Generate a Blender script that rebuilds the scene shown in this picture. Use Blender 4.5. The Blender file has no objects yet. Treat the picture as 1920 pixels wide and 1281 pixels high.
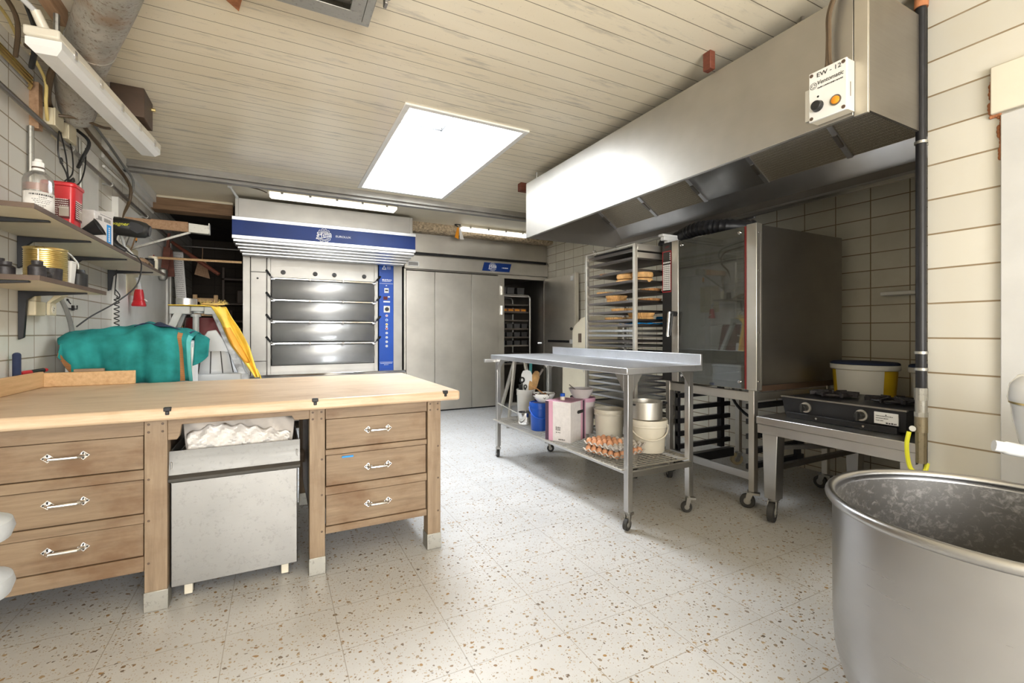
import bpy, bmesh, math, random
from mathutils import Vector, Matrix, Euler
rnd = random.Random(11)
S = bpy.context.scene
COL = S.collection
R = math.radians

# ---------------------------------------------------------------- camera
cd = bpy.data.cameras.new('camera'); cam = bpy.data.objects.new('camera', cd); COL.objects.link(cam)
cam.location = (0, 0, 1.15); cam.rotation_euler = (R(90), 0, R(-27.3))
cd.sensor_width = 36; cd.lens = 862 / 1920 * 36; cd.shift_y = -16.5 / 1920; cd.clip_start = .02
S.camera = cam
# ---------------------------------------------------------------- sky, daylight, exposure
W = bpy.data.worlds.new('world'); S.world = W; W.use_nodes = True
bg = W.node_tree.nodes['Background']; bg.inputs[0].default_value = (.86, .93, 1, 1); bg.inputs[1].default_value = 3.2
def area(name, loc, rot, sx, sy, power, col):
    l = bpy.data.lights.new(name, 'AREA'); l.shape = 'RECTANGLE'; l.size = sx; l.size_y = sy; l.energy = power; l.color = col
    o = bpy.data.objects.new(name, l); COL.objects.link(o); o.location = loc; o.rotation_euler = rot
    return o
# daylight falling through the roof light, and fill light at an assumed window behind the camera
area('roof_daylight', (1.26, 4.085, 3.575), (0, 0, 0), .84, 1.9, 98, (.90, .95, 1))
area('assumed_window_fill', (.35, -2.62, 1.45), (R(112), 0, 0), 2.5, 1.7, 132, (1, .965, .91))  # added light at an assumed, unseen window, tilted up to brighten the ceiling
S.view_settings.view_transform = 'Standard'; S.view_settings.look = 'None'
S.view_settings.exposure = 1.0; S.view_settings.gamma = 1; S.view_settings.use_curve_mapping = False
try:
    S.cycles.max_bounces = 10; S.cycles.diffuse_bounces = 5; S.cycles.glossy_bounces = 5; S.cycles.transparent_max_bounces = 12
    S.cycles.use_denoising = True; S.cycles.sample_clamp_indirect = 6; S.cycles.caustics_reflective = False; S.cycles.caustics_refractive = False
except Exception: pass

# ---------------------------------------------------------------- materials
M = {}
def _nt(name):
    m = bpy.data.materials.new(name); m.use_nodes = True; nt = m.node_tree
    return m, nt, nt.nodes['Principled BSDF']
def N(nt, kind, **kw):
    n = nt.nodes.new(kind)
    for k, v in kw.items(): setattr(n, k, v)
    return n
def ramp(nt, src, stops):
    r = N(nt, 'ShaderNodeValToRGB'); nt.links.new(src, r.inputs[0])
    e = r.color_ramp.elements
    while len(e) < len(stops): e.new(.5)
    for i, (p, c) in enumerate(stops):
        e[i].position = p; e[i].color = (*c, 1) if len(c) == 3 else c
    return r.outputs[0]
def coords(nt, scale=(1, 1, 1), rot=(0, 0, 0)):
    t = N(nt, 'ShaderNodeTexCoord'); mp = N(nt, 'ShaderNodeMapping'); mp.inputs['Scale'].default_value = scale; mp.inputs['Rotation'].default_value = rot
    nt.links.new(t.outputs['Object'], mp.inputs[0]); return mp.outputs[0]
def noise(nt, vec, scale, detail=4, rough=.55):
    n = N(nt, 'ShaderNodeTexNoise'); n.inputs['Scale'].default_value = scale; n.inputs['Detail'].default_value = detail; n.inputs['Roughness'].default_value = rough
    nt.links.new(vec, n.inputs['Vector']); return n.outputs['Fac']
def bump(nt, p, src, strength=.2, dist=.01):
    b = N(nt, 'ShaderNodeBump'); b.inputs['Strength'].default_value = strength; b.inputs['Distance'].default_value = dist
    nt.links.new(src, b.inputs['Height']); nt.links.new(b.outputs[0], p.inputs['Normal'])
def mixc(nt, fac, a, b, mode='MIX'):
    m = N(nt, 'ShaderNodeMix', data_type='RGBA', blend_type=mode)
    if hasattr(fac, 'is_linked') or not isinstance(fac, (int, float)): nt.links.new(fac, m.inputs[0])
    else: m.inputs[0].default_value = fac
    for i, x in ((6, a), (7, b)):
        if isinstance(x, tuple): m.inputs[i].default_value = (*x, 1)
        else: nt.links.new(x, m.inputs[i])
    return m.outputs[2]
def plain(name, col, rough=.5, metal=0., var=.12, scale=6, stretch=(1, 1, 1), bmp=0., spec=.5, coat=0., trans=0., alpha=1.):
    m, nt, p = _nt(name); v = coords(nt, stretch); f = noise(nt, v, scale)
    d = tuple(max(0, c * (1 - var)) for c in col); l = tuple(min(1, c * (1 + var)) for c in col)
    nt.links.new(ramp(nt, f, [(.3, d), (.7, l)]), p.inputs['Base Color'])
    p.inputs['Roughness'].default_value = rough; p.inputs['Metallic'].default_value = metal
    p.inputs['Specular IOR Level'].default_value = spec; p.inputs['Coat Weight'].default_value = coat
    p.inputs['Transmission Weight'].default_value = trans; p.inputs['Alpha'].default_value = alpha
    if bmp: bump(nt, p, f, bmp, .004)
    M[name] = m; return m
def metal(name, col, rough=.3, grain=(1, 1, 60), spots=.0, rvar=.03, gs=4):
    m, nt, p = _nt(name); v = coords(nt, grain); g = noise(nt, v, gs, 5, .6); big = noise(nt, coords(nt), 3, 3)
    c = ramp(nt, big, [(.25, tuple(x * .86 for x in col)), (.75, tuple(min(1, x * 1.08) for x in col))])
    if spots:
        sp = noise(nt, coords(nt), 55, 3, .7); c = mixc(nt, ramp(nt, sp, [(.55, (0, 0, 0)), (.72, (spots,) * 3)]), c, tuple(x * .45 for x in col))
    nt.links.new(c, p.inputs['Base Color']); p.inputs['Metallic'].default_value = 1
    mr = N(nt, 'ShaderNodeMapRange'); nt.links.new(g, mr.inputs[0]); mr.inputs[1].default_value = .3; mr.inputs[2].default_value = .7
    mr.inputs[3].default_value = max(.02, rough - rvar); mr.inputs[4].default_value = rough + rvar
    nt.links.new(mr.outputs[0], p.inputs['Roughness'])
    M[name] = m; return m
def wood(name, c1, c2, axis=0, rough=.55, scale=9, stain=None, sa=.6):
    m, nt, p = _nt(name); st = [1, 1, 1]; st = [6 if i != axis else .5 for i in range(3)]
    g = noise(nt, coords(nt, tuple(st)), scale, 6, .65); c = ramp(nt, g, [(.25, c1), (.72, c2)])
    if stain:
        b = noise(nt, coords(nt, (1, 1, 1.6)), 3.5, 5, .6); c = mixc(nt, ramp(nt, b, [(.5, (0, 0, 0)), (.68, (sa,) * 3)]), c, stain)
    nt.links.new(c, p.inputs['Base Color']); p.inputs['Roughness'].default_value = rough; bump(nt, p, g, .12, .003)
    M[name] = m; return m
def tile(name, col, grout, w, h, plane, off=(0, 0), mortar=.004, rough=.25, var=.06, dirt=None, ridge=0.):
    m, nt, p = _nt(name); t = N(nt, 'ShaderNodeTexCoord'); s = N(nt, 'ShaderNodeSeparateXYZ'); c = N(nt, 'ShaderNodeCombineXYZ')
    nt.links.new(t.outputs['Object'], s.inputs[0])
    for i, a in enumerate(plane):
        ad = N(nt, 'ShaderNodeMath', operation='ADD'); nt.links.new(s.outputs['XYZ'.index(a)], ad.inputs[0]); ad.inputs[1].default_value = off[i] + 40 * (w, h)[i]
        nt.links.new(ad.outputs[0], c.inputs[i])
    b = N(nt, 'ShaderNodeTexBrick', offset=0., squash=1.); nt.links.new(c.outputs[0], b.inputs['Vector'])
    b.inputs['Scale'].default_value = 1; b.inputs['Brick Width'].default_value = w; b.inputs['Row Height'].default_value = h
    b.inputs['Mortar Size'].default_value = mortar; b.inputs['Mortar Smooth'].default_value = .3; b.inputs['Bias'].default_value = 0
    b.inputs['Color1'].default_value = (*[x * (1 - var) for x in col], 1); b.inputs['Color2'].default_value = (*[min(1, x * (1 + var)) for x in col], 1); b.inputs['Mortar'].default_value = (*grout, 1)
    o = b.outputs['Color']
    if dirt:
        o = mixc(nt, ramp(nt, noise(nt, coords(nt), 2.3, 6, .65), [(.5, (0, 0, 0)), (.8, (.55,) * 3)]), o, dirt)
    nt.links.new(o, p.inputs['Base Color']); p.inputs['Roughness'].default_value = rough
    iv = N(nt, 'ShaderNodeMath', operation='SUBTRACT'); iv.inputs[0].default_value = 1; nt.links.new(b.outputs['Fac'], iv.inputs[1])
    h_ = iv.outputs[0]
    if ridge:
        ad = N(nt, 'ShaderNodeMath', operation='MULTIPLY_ADD'); nt.links.new(noise(nt, coords(nt), 28, 3), ad.inputs[0]); ad.inputs[1].default_value = ridge; nt.links.new(iv.outputs[0], ad.inputs[2]); h_ = ad.outputs[0]
    bump(nt, p, h_, .5, .004); M[name] = m; return m
def terrazzo():
    m, nt, p = _nt('terrazzo'); v = coords(nt); base = ramp(nt, noise(nt, v, 2.2, 5), [(.3, (.50, .50, .50)), (.7, (.58, .58, .58))])
    fine = noise(nt, v, 260, 2); base = mixc(nt, ramp(nt, fine, [(.56, (0, 0, 0)), (.68, (.5,) * 3)]), base, (.46, .45, .43))
    wob = N(nt, 'ShaderNodeTexNoise'); wob.inputs['Scale'].default_value = 45; nt.links.new(v, wob.inputs['Vector'])
    vv = N(nt, 'ShaderNodeMix', data_type='VECTOR'); vv.inputs[0].default_value = .022; nt.links.new(v, vv.inputs[4]); nt.links.new(wob.outputs['Color'], vv.inputs[5])
    for sc, thr, keep, cols in ((36, .25, .34, [(.0, (.22, .13, .06)), (.35, (.36, .22, .09)), (.55, (.13, .10, .08)), (.8, (.42, .31, .18)), (1, (.20, .16, .13))]),
                                (62, .28, .36, [(.0, (.24, .17, .10)), (.5, (.42, .33, .22)), (1, (.13, .11, .10))]),
                                (120, .32, .40, [(.0, (.34, .28, .22)), (1, (.5, .45, .38))])):
        vo = N(nt, 'ShaderNodeTexVoronoi'); vo.inputs['Scale'].default_value = sc; vo.inputs['Randomness'].default_value = 1; nt.links.new(vv.outputs[1], vo.inputs['Vector'])
        sp = N(nt, 'ShaderNodeSeparateColor'); nt.links.new(vo.outputs['Color'], sp.inputs[0])
        lt = N(nt, 'ShaderNodeMath', operation='LESS_THAN'); nt.links.new(vo.outputs['Distance'], lt.inputs[0]); lt.inputs[1].default_value = thr
        k = N(nt, 'ShaderNodeMath', operation='LESS_THAN'); nt.links.new(sp.outputs[0], k.inputs[0]); k.inputs[1].default_value = keep
        mu = N(nt, 'ShaderNodeMath', operation='MULTIPLY'); nt.links.new(lt.outputs[0], mu.inputs[0]); nt.links.new(k.outputs[0], mu.inputs[1])
        base = mixc(nt, mu.outputs[0], base, ramp(nt, sp.outputs[1], cols))
    b = N(nt, 'ShaderNodeTexBrick', offset=0.); mp = N(nt, 'ShaderNodeMapping'); mp.inputs['Location'].default_value = (4.0, 4.0, 0); nt.links.new(v, mp.inputs[0]); nt.links.new(mp.outputs[0], b.inputs['Vector'])
    b.inputs['Scale'].default_value = 1; b.inputs['Brick Width'].default_value = .3835; b.inputs['Row Height'].default_value = .288; b.inputs['Mortar Size'].default_value = .0016
    base = mixc(nt, ramp(nt, b.outputs['Fac'], [(0, (0, 0, 0)), (1, (.75,) * 3)]), base, (.30, .27, .23))
    nt.links.new(base, p.inputs['Base Color']); p.inputs['Roughness'].default_value = .34; p.inputs['Specular IOR Level'].default_value = .45
    M['terrazzo'] = m
def planks():
    m, nt, p = _nt('ceiling_planks'); v = coords(nt)
    base = ramp(nt, noise(nt, coords(nt, (.35, 1.4, 1)), 1.6, 4), [(.3, (.83, .735, .55)), (.7, (.90, .82, .65))])
    st = noise(nt, coords(nt, (1.1, 7, 1)), 2.4, 7, .68); base = mixc(nt, ramp(nt, st, [(.55, (0, 0, 0)), (.72, (.62,) * 3)]), base, (.33, .31, .26))
    sp = noise(nt, v, 70, 2); base = mixc(nt, ramp(nt, sp, [(.66, (0, 0, 0)), (.74, (.35,) * 3)]), base, (.40, .34, .24))
    w = N(nt, 'ShaderNodeTexBrick', offset=0.); mp = N(nt, 'ShaderNodeMapping'); mp.inputs['Location'].default_value = (50, 4.03, 0); nt.links.new(v, mp.inputs[0]); nt.links.new(mp.outputs[0], w.inputs['Vector'])
    w.inputs['Scale'].default_value = 1; w.inputs['Brick Width'].default_value = 500; w.inputs['Row Height'].default_value = .1205; w.inputs['Mortar Size'].default_value = .0022
    base = mixc(nt, w.outputs['Fac'], base, (.20, .16, .10)); nt.links.new(base, p.inputs['Base Color']); p.inputs['Roughness'].default_value = .42; p.inputs['Coat Weight'].default_value = .6; p.inputs['Coat Roughness'].default_value = .17
    iv = N(nt, 'ShaderNodeMath', operation='SUBTRACT'); iv.inputs[0].default_value = 1; nt.links.new(w.outputs['Fac'], iv.inputs[1]); bump(nt, p, iv.outputs[0], .5, .004)
    M['planks'] = m
def thin_glass(name, tint=(1, 1, 1), refl=.12, rough=.03, haze=0., hcol=(.8, .8, .8)):
    m = bpy.data.materials.new(name); m.use_nodes = True; nt = m.node_tree; nt.nodes.remove(nt.nodes['Principled BSDF'])
    t = N(nt, 'ShaderNodeBsdfTransparent'); t.inputs[0].default_value = (*tint, 1); g = N(nt, 'ShaderNodeBsdfGlossy'); g.inputs['Roughness'].default_value = rough
    x = N(nt, 'ShaderNodeMixShader'); fr = N(nt, 'ShaderNodeFresnel'); fr.inputs[0].default_value = 1.5
    ad = N(nt, 'ShaderNodeMath', operation='ADD'); nt.links.new(fr.outputs[0], ad.inputs[0]); ad.inputs[1].default_value = refl
    nt.links.new(ad.outputs[0], x.inputs[0]); nt.links.new(t.outputs[0], x.inputs[1]); nt.links.new(g.outputs[0], x.inputs[2]); out = x.outputs[0]
    if haze:
        d = N(nt, 'ShaderNodeBsdfDiffuse'); d.inputs[0].default_value = (*hcol, 1); y = N(nt, 'ShaderNodeMixShader'); f = ramp(nt, noise(nt, coords(nt), 14, 4), [(.3, (haze * .5,) * 3), (.7, (haze,) * 3)])
        nt.links.new(f, y.inputs[0]); nt.links.new(out, y.inputs[1]); nt.links.new(d.outputs[0], y.inputs[2]); out = y.outputs[0]
    nt.links.new(out, nt.nodes['Material Output'].inputs[0]); M[name] = m
def mesh_metal(name):
    m, nt, p = _nt(name); v = coords(nt); vo = N(nt, 'ShaderNodeTexVoronoi'); vo.inputs['Scale'].default_value = 170; vo.inputs['Randomness'].default_value = .15; nt.links.new(v, vo.inputs['Vector'])
    c = ramp(nt, vo.outputs['Distance'], [(.30, (.05, .04, .025)), (.5, (.50, .44, .34))]); nt.links.new(c, p.inputs['Base Color'])
    p.inputs['Metallic'].default_value = .7; p.inputs['Roughness'].default_value = .45; bump(nt, p, vo.outputs['Distance'], .5, .003); M[name] = m
def stripes(name, c1, c2, axis, period, duty=.5, rough=.4, metal_=0., bmp=.6):
    m, nt, p = _nt(name); t = N(nt, 'ShaderNodeTexCoord'); s = N(nt, 'ShaderNodeSeparateXYZ'); nt.links.new(t.outputs['Object'], s.inputs[0])
    a = N(nt, 'ShaderNodeMath', operation='MULTIPLY'); nt.links.new(s.outputs[axis], a.inputs[0]); a.inputs[1].default_value = 1 / period
    f = N(nt, 'ShaderNodeMath', operation='PINGPONG'); nt.links.new(a.outputs[0], f.inputs[0]); f.inputs[1].default_value = .5
    c = ramp(nt, f.outputs[0], [(duty * .5 - .06, c1), (duty * .5 + .06, c2)]); nt.links.new(c, p.inputs['Base Color']); p.inputs['Roughness'].default_value = rough; p.inputs['Metallic'].default_value = metal_
    if bmp: bump(nt, p, f.outputs[0], bmp, .003)
    M[name] = m

terrazzo(); planks()
plain('cream_paint', (.82, .74, .57), .45, var=.08, scale=2)
tile('tile_left', (.72, .70, .64), (.34, .29, .21), .285, .1255, 'YZ', off=(.122, -.13 + .1255 * 0), dirt=(.55, .49, .38))
tile('tile_right', (.66, .62, .52), (.24, .18, .11), .243, .132, 'YZ', off=(.10, -.035), dirt=(.50, .44, .33))
tile('pier_boards', (.61, .585, .515), (.27, .20, .12), 60, .157, 'YZ', off=(20, -.0265 + .157), mortar=.0042, rough=.34, ridge=.14, dirt=(.60, .54, .42))
tile('unlit_brick', (.040, .030, .022), (.02, .015, .012), .30, .15, 'XZ', rough=.9)  # the back room's darkness is put into this near-black brick colour
plain('dark_room', (.030, .024, .018), .95, var=.4)  # near-black colour stands in for the shade of the unlit back room
plain('white_paint', (.80, .79, .75), .42, var=.04)
plain('shaft_white', (.86, .87, .88), .5, var=.03)
plain('grey_frame', (.56, .56, .55), .45, var=.05)
metal('beam_steel', (.42, .40, .37), .5)
plain('beam_grey', (.30, .285, .26), .5, var=.12)
plain('rough_plaster', (.42, .33, .22), .9, var=.5, scale=34, bmp=.7)
plain('brick_red', (.40, .16, .07), .9, var=.4, scale=20)
wood('header_wood', (.13, .07, .035), (.28, .17, .09), 0, .8, 7)
metal('steel', (.56, .555, .545), .34, (1, 1, 40))
metal('steel_soft', (.66, .655, .64), .52, (1, 1, 30))
metal('steel_column', (.44, .425, .395), .5, (1, 1, 30))
metal('steel_h', (.55, .545, .535), .32, (1, 40, 1))
metal('steel_warm', (.62, .59, .53), .46, (1, 1, 30))
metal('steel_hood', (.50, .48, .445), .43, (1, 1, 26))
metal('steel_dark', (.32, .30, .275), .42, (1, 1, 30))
metal('steel_sill', (.72, .72, .73), .10, (1, 1, 1), rvar=.03)
metal('steel_table', (.62, .63, .655), .42, (40, 1, 1), spots=.25)
metal('steel_old', (.33, .325, .315), .42, (1, 1, 20), spots=.35)
metal('chrome', (.80, .80, .80), .14, (1, 1, 1), rvar=.05)
metal('alu', (.74, .745, .76), .36, (1, 1, 12), spots=.25)
metal('bowl_steel', (.40, .40, .405), .30, (1, 1, 18))
def dusty():
    m, nt, p = _nt('bowl_inside'); v = coords(nt); a = N(nt, 'ShaderNodeTexNoise'); a.inputs['Scale'].default_value = 55; a.inputs['Detail'].default_value = 8; a.inputs['Roughness'].default_value = .7; a.inputs['Distortion'].default_value = .6; nt.links.new(v, a.inputs['Vector'])
    big = noise(nt, v, 4, 3); ad = N(nt, 'ShaderNodeMath', operation='MULTIPLY_ADD'); nt.links.new(big, ad.inputs[0]); ad.inputs[1].default_value = .35; nt.links.new(a.outputs['Fac'], ad.inputs[2])
    f = ramp(nt, ad.outputs[0], [(.66, (0, 0, 0)), (.92, (.6,) * 3)]); nt.links.new(mixc(nt, f, (.17, .165, .16), (.46, .45, .435)), p.inputs['Base Color'])
    iv = N(nt, 'ShaderNodeMath', operation='SUBTRACT'); iv.inputs[0].default_value = .8; nt.links.new(f, iv.inputs[1]); nt.links.new(iv.outputs[0], p.inputs['Metallic']); p.inputs['Roughness'].default_value = .48; M['bowl_inside'] = m
def rusty_duct():
    m, nt, p = _nt('duct_metal'); v = coords(nt, (1, 1, 1)); b = ramp(nt, noise(nt, v, 7, 5), [(.3, (.30, .285, .25)), (.7, (.50, .475, .42))])
    b = mixc(nt, ramp(nt, noise(nt, v, 60, 5, .7), [(.54, (0, 0, 0)), (.64, (.75,) * 3)]), b, (.13, .08, .04)); b = mixc(nt, ramp(nt, noise(nt, v, 5, 4), [(.55, (0, 0, 0)), (.72, (.6,) * 3)]), b, (.30, .17, .08))
    nt.links.new(b, p.inputs['Base Color']); p.inputs['Metallic'].default_value = .35; p.inputs['Roughness'].default_value = .5; M['duct_metal'] = m
dusty(); rusty_duct()
metal('tray_dark', (.17, .15, .135), .5, (1, 1, 1), spots=.3)
metal('tray_grey', (.38, .37, .345), .45, (1, 1, 1), spots=.4)
metal('brass_old', (.33, .28, .19), .5, (1, 1, 1), spots=.5)
metal('steel_shaded', (.20, .198, .19), .5, (1, 1, 20), spots=.3)  # darker copy of steel_old; the bin collar's dimmer reflection is put into its colour
metal('gold', (.78, .62, .28), .3, (1, 1, 1), rvar=.05)
metal('galv', (.46, .45, .41), .5, (1, 1, 3), spots=.6)
mesh_metal('filter_mesh')
wood('bench_top', (.47, .325, .20), (.68, .53, .375), 0, .40, 7, (.37, .21, .10), .5)
wood('bench_wood', (.18, .12, .074), (.31, .225, .145), 0, .6, 8, (.15, .075, .032), .7)
wood('bench_leg', (.195, .135, .086), (.325, .24, .158), 2, .6, 8, (.17, .10, .055), .55)
wood('light_wood', (.50, .30, .14), (.70, .47, .25), 1, .6, 8)
wood('old_wood', (.26, .14, .07), (.46, .29, .17), 1, .7, 8)
wood('red_wood', (.09, .022, .012), (.20, .055, .028), 0, .6, 10)
plain('black', (.018, .018, .018), .45, var=.3)
plain('black_metal', (.014, .014, .016), .42, var=.3, spec=.35)
plain('rubber', (.035, .034, .033), .7, var=.3)
plain('char', (.022, .019, .022), .5, var=.8, scale=40, bmp=.5)
plain('white_plastic', (.78, .78, .76), .35, var=.03)
plain('white_enamel', (.80, .81, .81), .16, var=.02, coat=.4)
plain('beige_plastic', (.70, .65, .54), .4, var=.05)
plain('cream_plastic', (.66, .585, .41), .4, var=.08)
plain('clear_plastic', (.74, .75, .74), .3, var=.05)
plain('blue', (.007, .034, .185), .38, var=.1, spec=.3)
plain('bucket_blue', (.012, .09, .50), .28, var=.06)
plain('panel_blue', (.008, .075, .42), .3, var=.06)
plain('film_blue', (.02, .28, .72), .2, var=.15)
plain('red', (.55, .018, .025), .3, var=.06)
plain('seal_red', (.15, .012, .012), .5)
plain('dark_red', (.10, .008, .008), .6, var=.2)
plain('orange', (.85, .32, .02), .35, var=.1)
plain('yellow', (.80, .56, .04), .5, var=.08)
plain('apron', (.80, .55, .07), .6, var=.14, scale=9)
plain('apron_orange', (.66, .30, .02), .6, var=.1)  # deeper orange cloth for the apron's facing
plain('teal_cloth', (.022, .23, .225), .9, var=.35, scale=7, bmp=.15, spec=.2)
plain('teal_light', (.10, .42, .42), .9, var=.15)
stripes('trim_orange', (.50, .19, .05), (.08, .12, .09), 2, .008, .7, .9, bmp=0)
plain('navy', (.02, .03, .075), .9, var=.2)
plain('pink', (.66, .36, .47), .55, var=.06)
plain('carton', (.70, .67, .66), .7, var=.07, scale=30)
plain('purple_dark', (.07, .04, .07), .6, var=.1)
plain('paper', (.76, .74, .72), .8, var=.06, scale=14, bmp=.3)
plain('kraft_pale', (.52, .48, .44), .85, var=.1)
plain('kraft', (.42, .37, .32), .85, var=.1)
plain('pulp', (.46, .42, .38), .95, var=.12, scale=30, bmp=.3)
plain('egg', (.62, .30, .16), .45, var=.18, scale=5)
plain('pastry', (.62, .36, .14), .7, var=.25, scale=24, bmp=.4)
plain('pastry_dark', (.42, .20, .07), .7, var=.3, scale=24, bmp=.4)
plain('chocolate', (.045, .02, .012), .35, var=.4)
plain('grey_paint', (.44, .455, .45), .4, var=.1, scale=12)
plain('grey_light', (.60, .62, .64), .38, var=.05)
plain('chipped', (.42, .44, .47), .5, metal=.3, var=.5, scale=16)
plain('straw', (.74, .58, .22), .9, var=.2)
plain('green_dark', (.008, .035, .02), .5, var=.2)
plain('tub_yellow', (.78, .52, .02), .4, var=.05)
plain('cast_grey', (.44, .46, .48), .42, var=.15, scale=12)
plain('ink', (.03, .03, .03), .6, var=.05)
plain('ink_grey', (.30, .29, .28), .7, var=.05)
plain('ink_white', (.85, .86, .88), .5, var=.02)
plain('ink_yellow', (.75, .75, .03), .5, var=.02)
plain('brown_cable', (.10, .065, .035), .5, var=.2)
plain('grey_cable', (.20, .20, .19), .5, var=.2)
plain('rag_brown', (.26, .17, .10), .9, var=.3)
plain('shelf_board', (.66, .60, .46), .5, var=.08, scale=4)
plain('shelf_edge', (.10, .065, .045), .5, var=.3)
plain('insulation', (.70, .70, .70), .5, var=.5, scale=50, metal=.4)
plain('amber', (.85, .30, .02), .25, var=.1)
plain('dough_pan', (.10, .10, .105), .45, metal=.8, var=.2)
plain('kraft_bread', (.34, .15, .07), .8, var=.4, scale=30)
plain('white_brown', (.62, .57, .50), .6, var=.4, scale=60)
plain('pinkish_bowl', (.66, .60, .585), .35, var=.05)
plain('nylon_wheel', (.42, .34, .20), .5, var=.1)
plain('brown_box', (.075, .045, .028), .55, var=.2)
plain('syrup', (.42, .17, .14), .3, var=.1)
def glow(name, col, strength):
    m, nt, p = _nt(name); p.inputs['Base Color'].default_value = (.8, .8, .76, 1); p.inputs['Emission Color'].default_value = (*col, 1); p.inputs['Emission Strength'].default_value = strength; M[name] = m
glow('tube_glow', (1, .97, .90), .8)  # mild glow added to the tubes to help light the back ceiling
thin_glass('glass'); thin_glass('oven_glass', (.42, .45, .42), .10, .02, .16, (.30, .30, .26)); thin_glass('bottle_clear', (.90, .89, .86), .08, .1, .22, (.75, .73, .70))

# ---------------------------------------------------------------- mesh builder
class MB:
    def __init__(s): s.bm = bmesh.new(); s.mi = 0
    def _f(s, vs):
        try:
            f = s.bm.faces.new(vs); f.material_index = s.mi; f.smooth = True; return f
        except ValueError: return None
    def _v(s, c): return s.bm.verts.new(c)
    def m(s, i): s.mi = i; return s
    def hexa(s, p):
        v = [s._v(c) for c in p]
        for q in ((0, 3, 2, 1), (4, 5, 6, 7), (0, 1, 5, 4), (1, 2, 6, 5), (2, 3, 7, 6), (3, 0, 4, 7)): s._f([v[i] for i in q])
        return s
    def box(s, x0, x1, y0, y1, z0, z1, M_=None):
        p = [(x0, y0, z0), (x1, y0, z0), (x1, y1, z0), (x0, y1, z0), (x0, y0, z1), (x1, y0, z1), (x1, y1, z1), (x0, y1, z1)]
        if M_ is not None: p = [M_ @ Vector(c) for c in p]
        return s.hexa(p)
    def bar(s, a, b, w, h, up=(0, 0, 1)):
        a, b = Vector(a), Vector(b); d = (b - a).normalized(); u = Vector(up)
        if abs(d.dot(u)) > .98: u = Vector((1, 0, 0))
        x = d.cross(u).normalized(); z = x.cross(d); x *= w / 2; z *= h / 2
        return s.hexa([a - x - z, a + x - z, b + x - z, b - x - z, a - x + z, a + x + z, b + x + z, b - x + z])
    def quad(s, *p): s._f([s._v(c) for c in p]); return s
    def ring(s, c, ax, r, n, ph=0.):
        ax = Vector(ax).normalized(); u = ax.orthogonal().normalized(); w = ax.cross(u)
        return [s._v(Vector(c) + (u * math.cos(2 * math.pi * i / n + ph) + w * math.sin(2 * math.pi * i / n + ph)) * r) for i in range(n)]
    def cyl(s, a, b, r0, r1=None, n=20, cap=True):
        r1 = r0 if r1 is None else r1; ax = Vector(b) - Vector(a); A = s.ring(a, ax, r0, n); B = s.ring(b, ax, r1, n)
        for i in range(n): s._f([A[i], A[(i + 1) % n], B[(i + 1) % n], B[i]])
        if cap: s._f(A[::-1]); s._f(B)
        return s
    def tube(s, pts, r, n=8, closed=False):
        P = [Vector(p) for p in pts]; rs = r if isinstance(r, (list, tuple)) else [r] * len(P); L = len(P); rings = []; u = None
        for i, p in enumerate(P):
            if closed: t = (P[(i + 1) % L] - P[i - 1]).normalized()
            else: t = (P[min(i + 1, L - 1)] - P[max(i - 1, 0)]).normalized()
            u = t.orthogonal().normalized() if u is None else (u - t * u.dot(t)).normalized()
            w = t.cross(u); rings.append([s._v(p + (u * math.cos(2 * math.pi * k / n) + w * math.sin(2 * math.pi * k / n)) * rs[i]) for k in range(n)])
        for i in range(L if closed else L - 1):
            A, B = rings[i], rings[(i + 1) % L]
            for k in range(n): s._f([A[k], A[(k + 1) % n], B[(k + 1) % n], B[k]])
        if not closed: s._f(rings[0][::-1]); s._f(rings[-1])
        return s
    def lathe(s, prof, c=(0, 0, 0), n=28, M_=None, sx=1., sy=1., a0=0., a1=2 * math.pi):
        full = abs(a1 - a0 - 2 * math.pi) < 1e-6; k = n if full else n + 1; rings = []
        for r, z in prof:
            if r < 1e-6:
                q = Vector((0, 0, z)); q = (M_ @ q if M_ is not None else q) + Vector(c); rings.append([s._v(q)]); continue
            row = []
            for i in range(k):
                a = a0 + (a1 - a0) * i / n; q = Vector((r * sx * math.cos(a), r * sy * math.sin(a), z)); q = (M_ @ q if M_ is not None else q) + Vector(c); row.append(s._v(q))
            rings.append(row)
        for A, B in zip(rings, rings[1:]):
            for i in range(n):
                j = (i + 1) % k
                if len(A) == 1 and len(B) == 1: continue
                if len(A) == 1: s._f([A[0], B[j], B[i]])
                elif len(B) == 1: s._f([A[i], A[j], B[0]])
                else: s._f([A[i], A[j], B[j], B[i]])
        return s
    def prism(s, poly, h, M_=None):
        M_ = M_ if M_ is not None else Matrix.Identity(4); A = [s._v(M_ @ Vector((x, y, 0))) for x, y in poly]; B = [s._v(M_ @ Vector((x, y, h))) for x, y in poly]; n = len(poly)
        s._f(A[::-1]); s._f(B)
        for i in range(n): s._f([A[i], A[(i + 1) % n], B[(i + 1) % n], B[i]])
        return s
    def ell(s, c, r, n=14, m=9, M_=None):
        prof = [(math.sin(math.pi * i / m), -math.cos(math.pi * i / m)) for i in range(m + 1)]; T = Matrix.Diagonal((r[0], r[1], r[2], 1)); T = M_ @ T if M_ is not None else T
        return s.lathe([(0 if i in (0, m) else p[0], p[1]) for i, p in enumerate(prof)], c, n, T)
    def grid(s, fn, nu, nv):
        V = [[s._v(fn(i / nu, j / nv)) for j in range(nv + 1)] for i in range(nu + 1)]
        for i in range(nu):
            for j in range(nv): s._f([V[i][j], V[i + 1][j], V[i + 1][j + 1], V[i][j + 1]])
        return s
def root_of(o):
    while o.parent: o = o.parent
    return o
def wm(o): return Matrix.LocRotScale(o.location, o.rotation_euler, o.scale)
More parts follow.
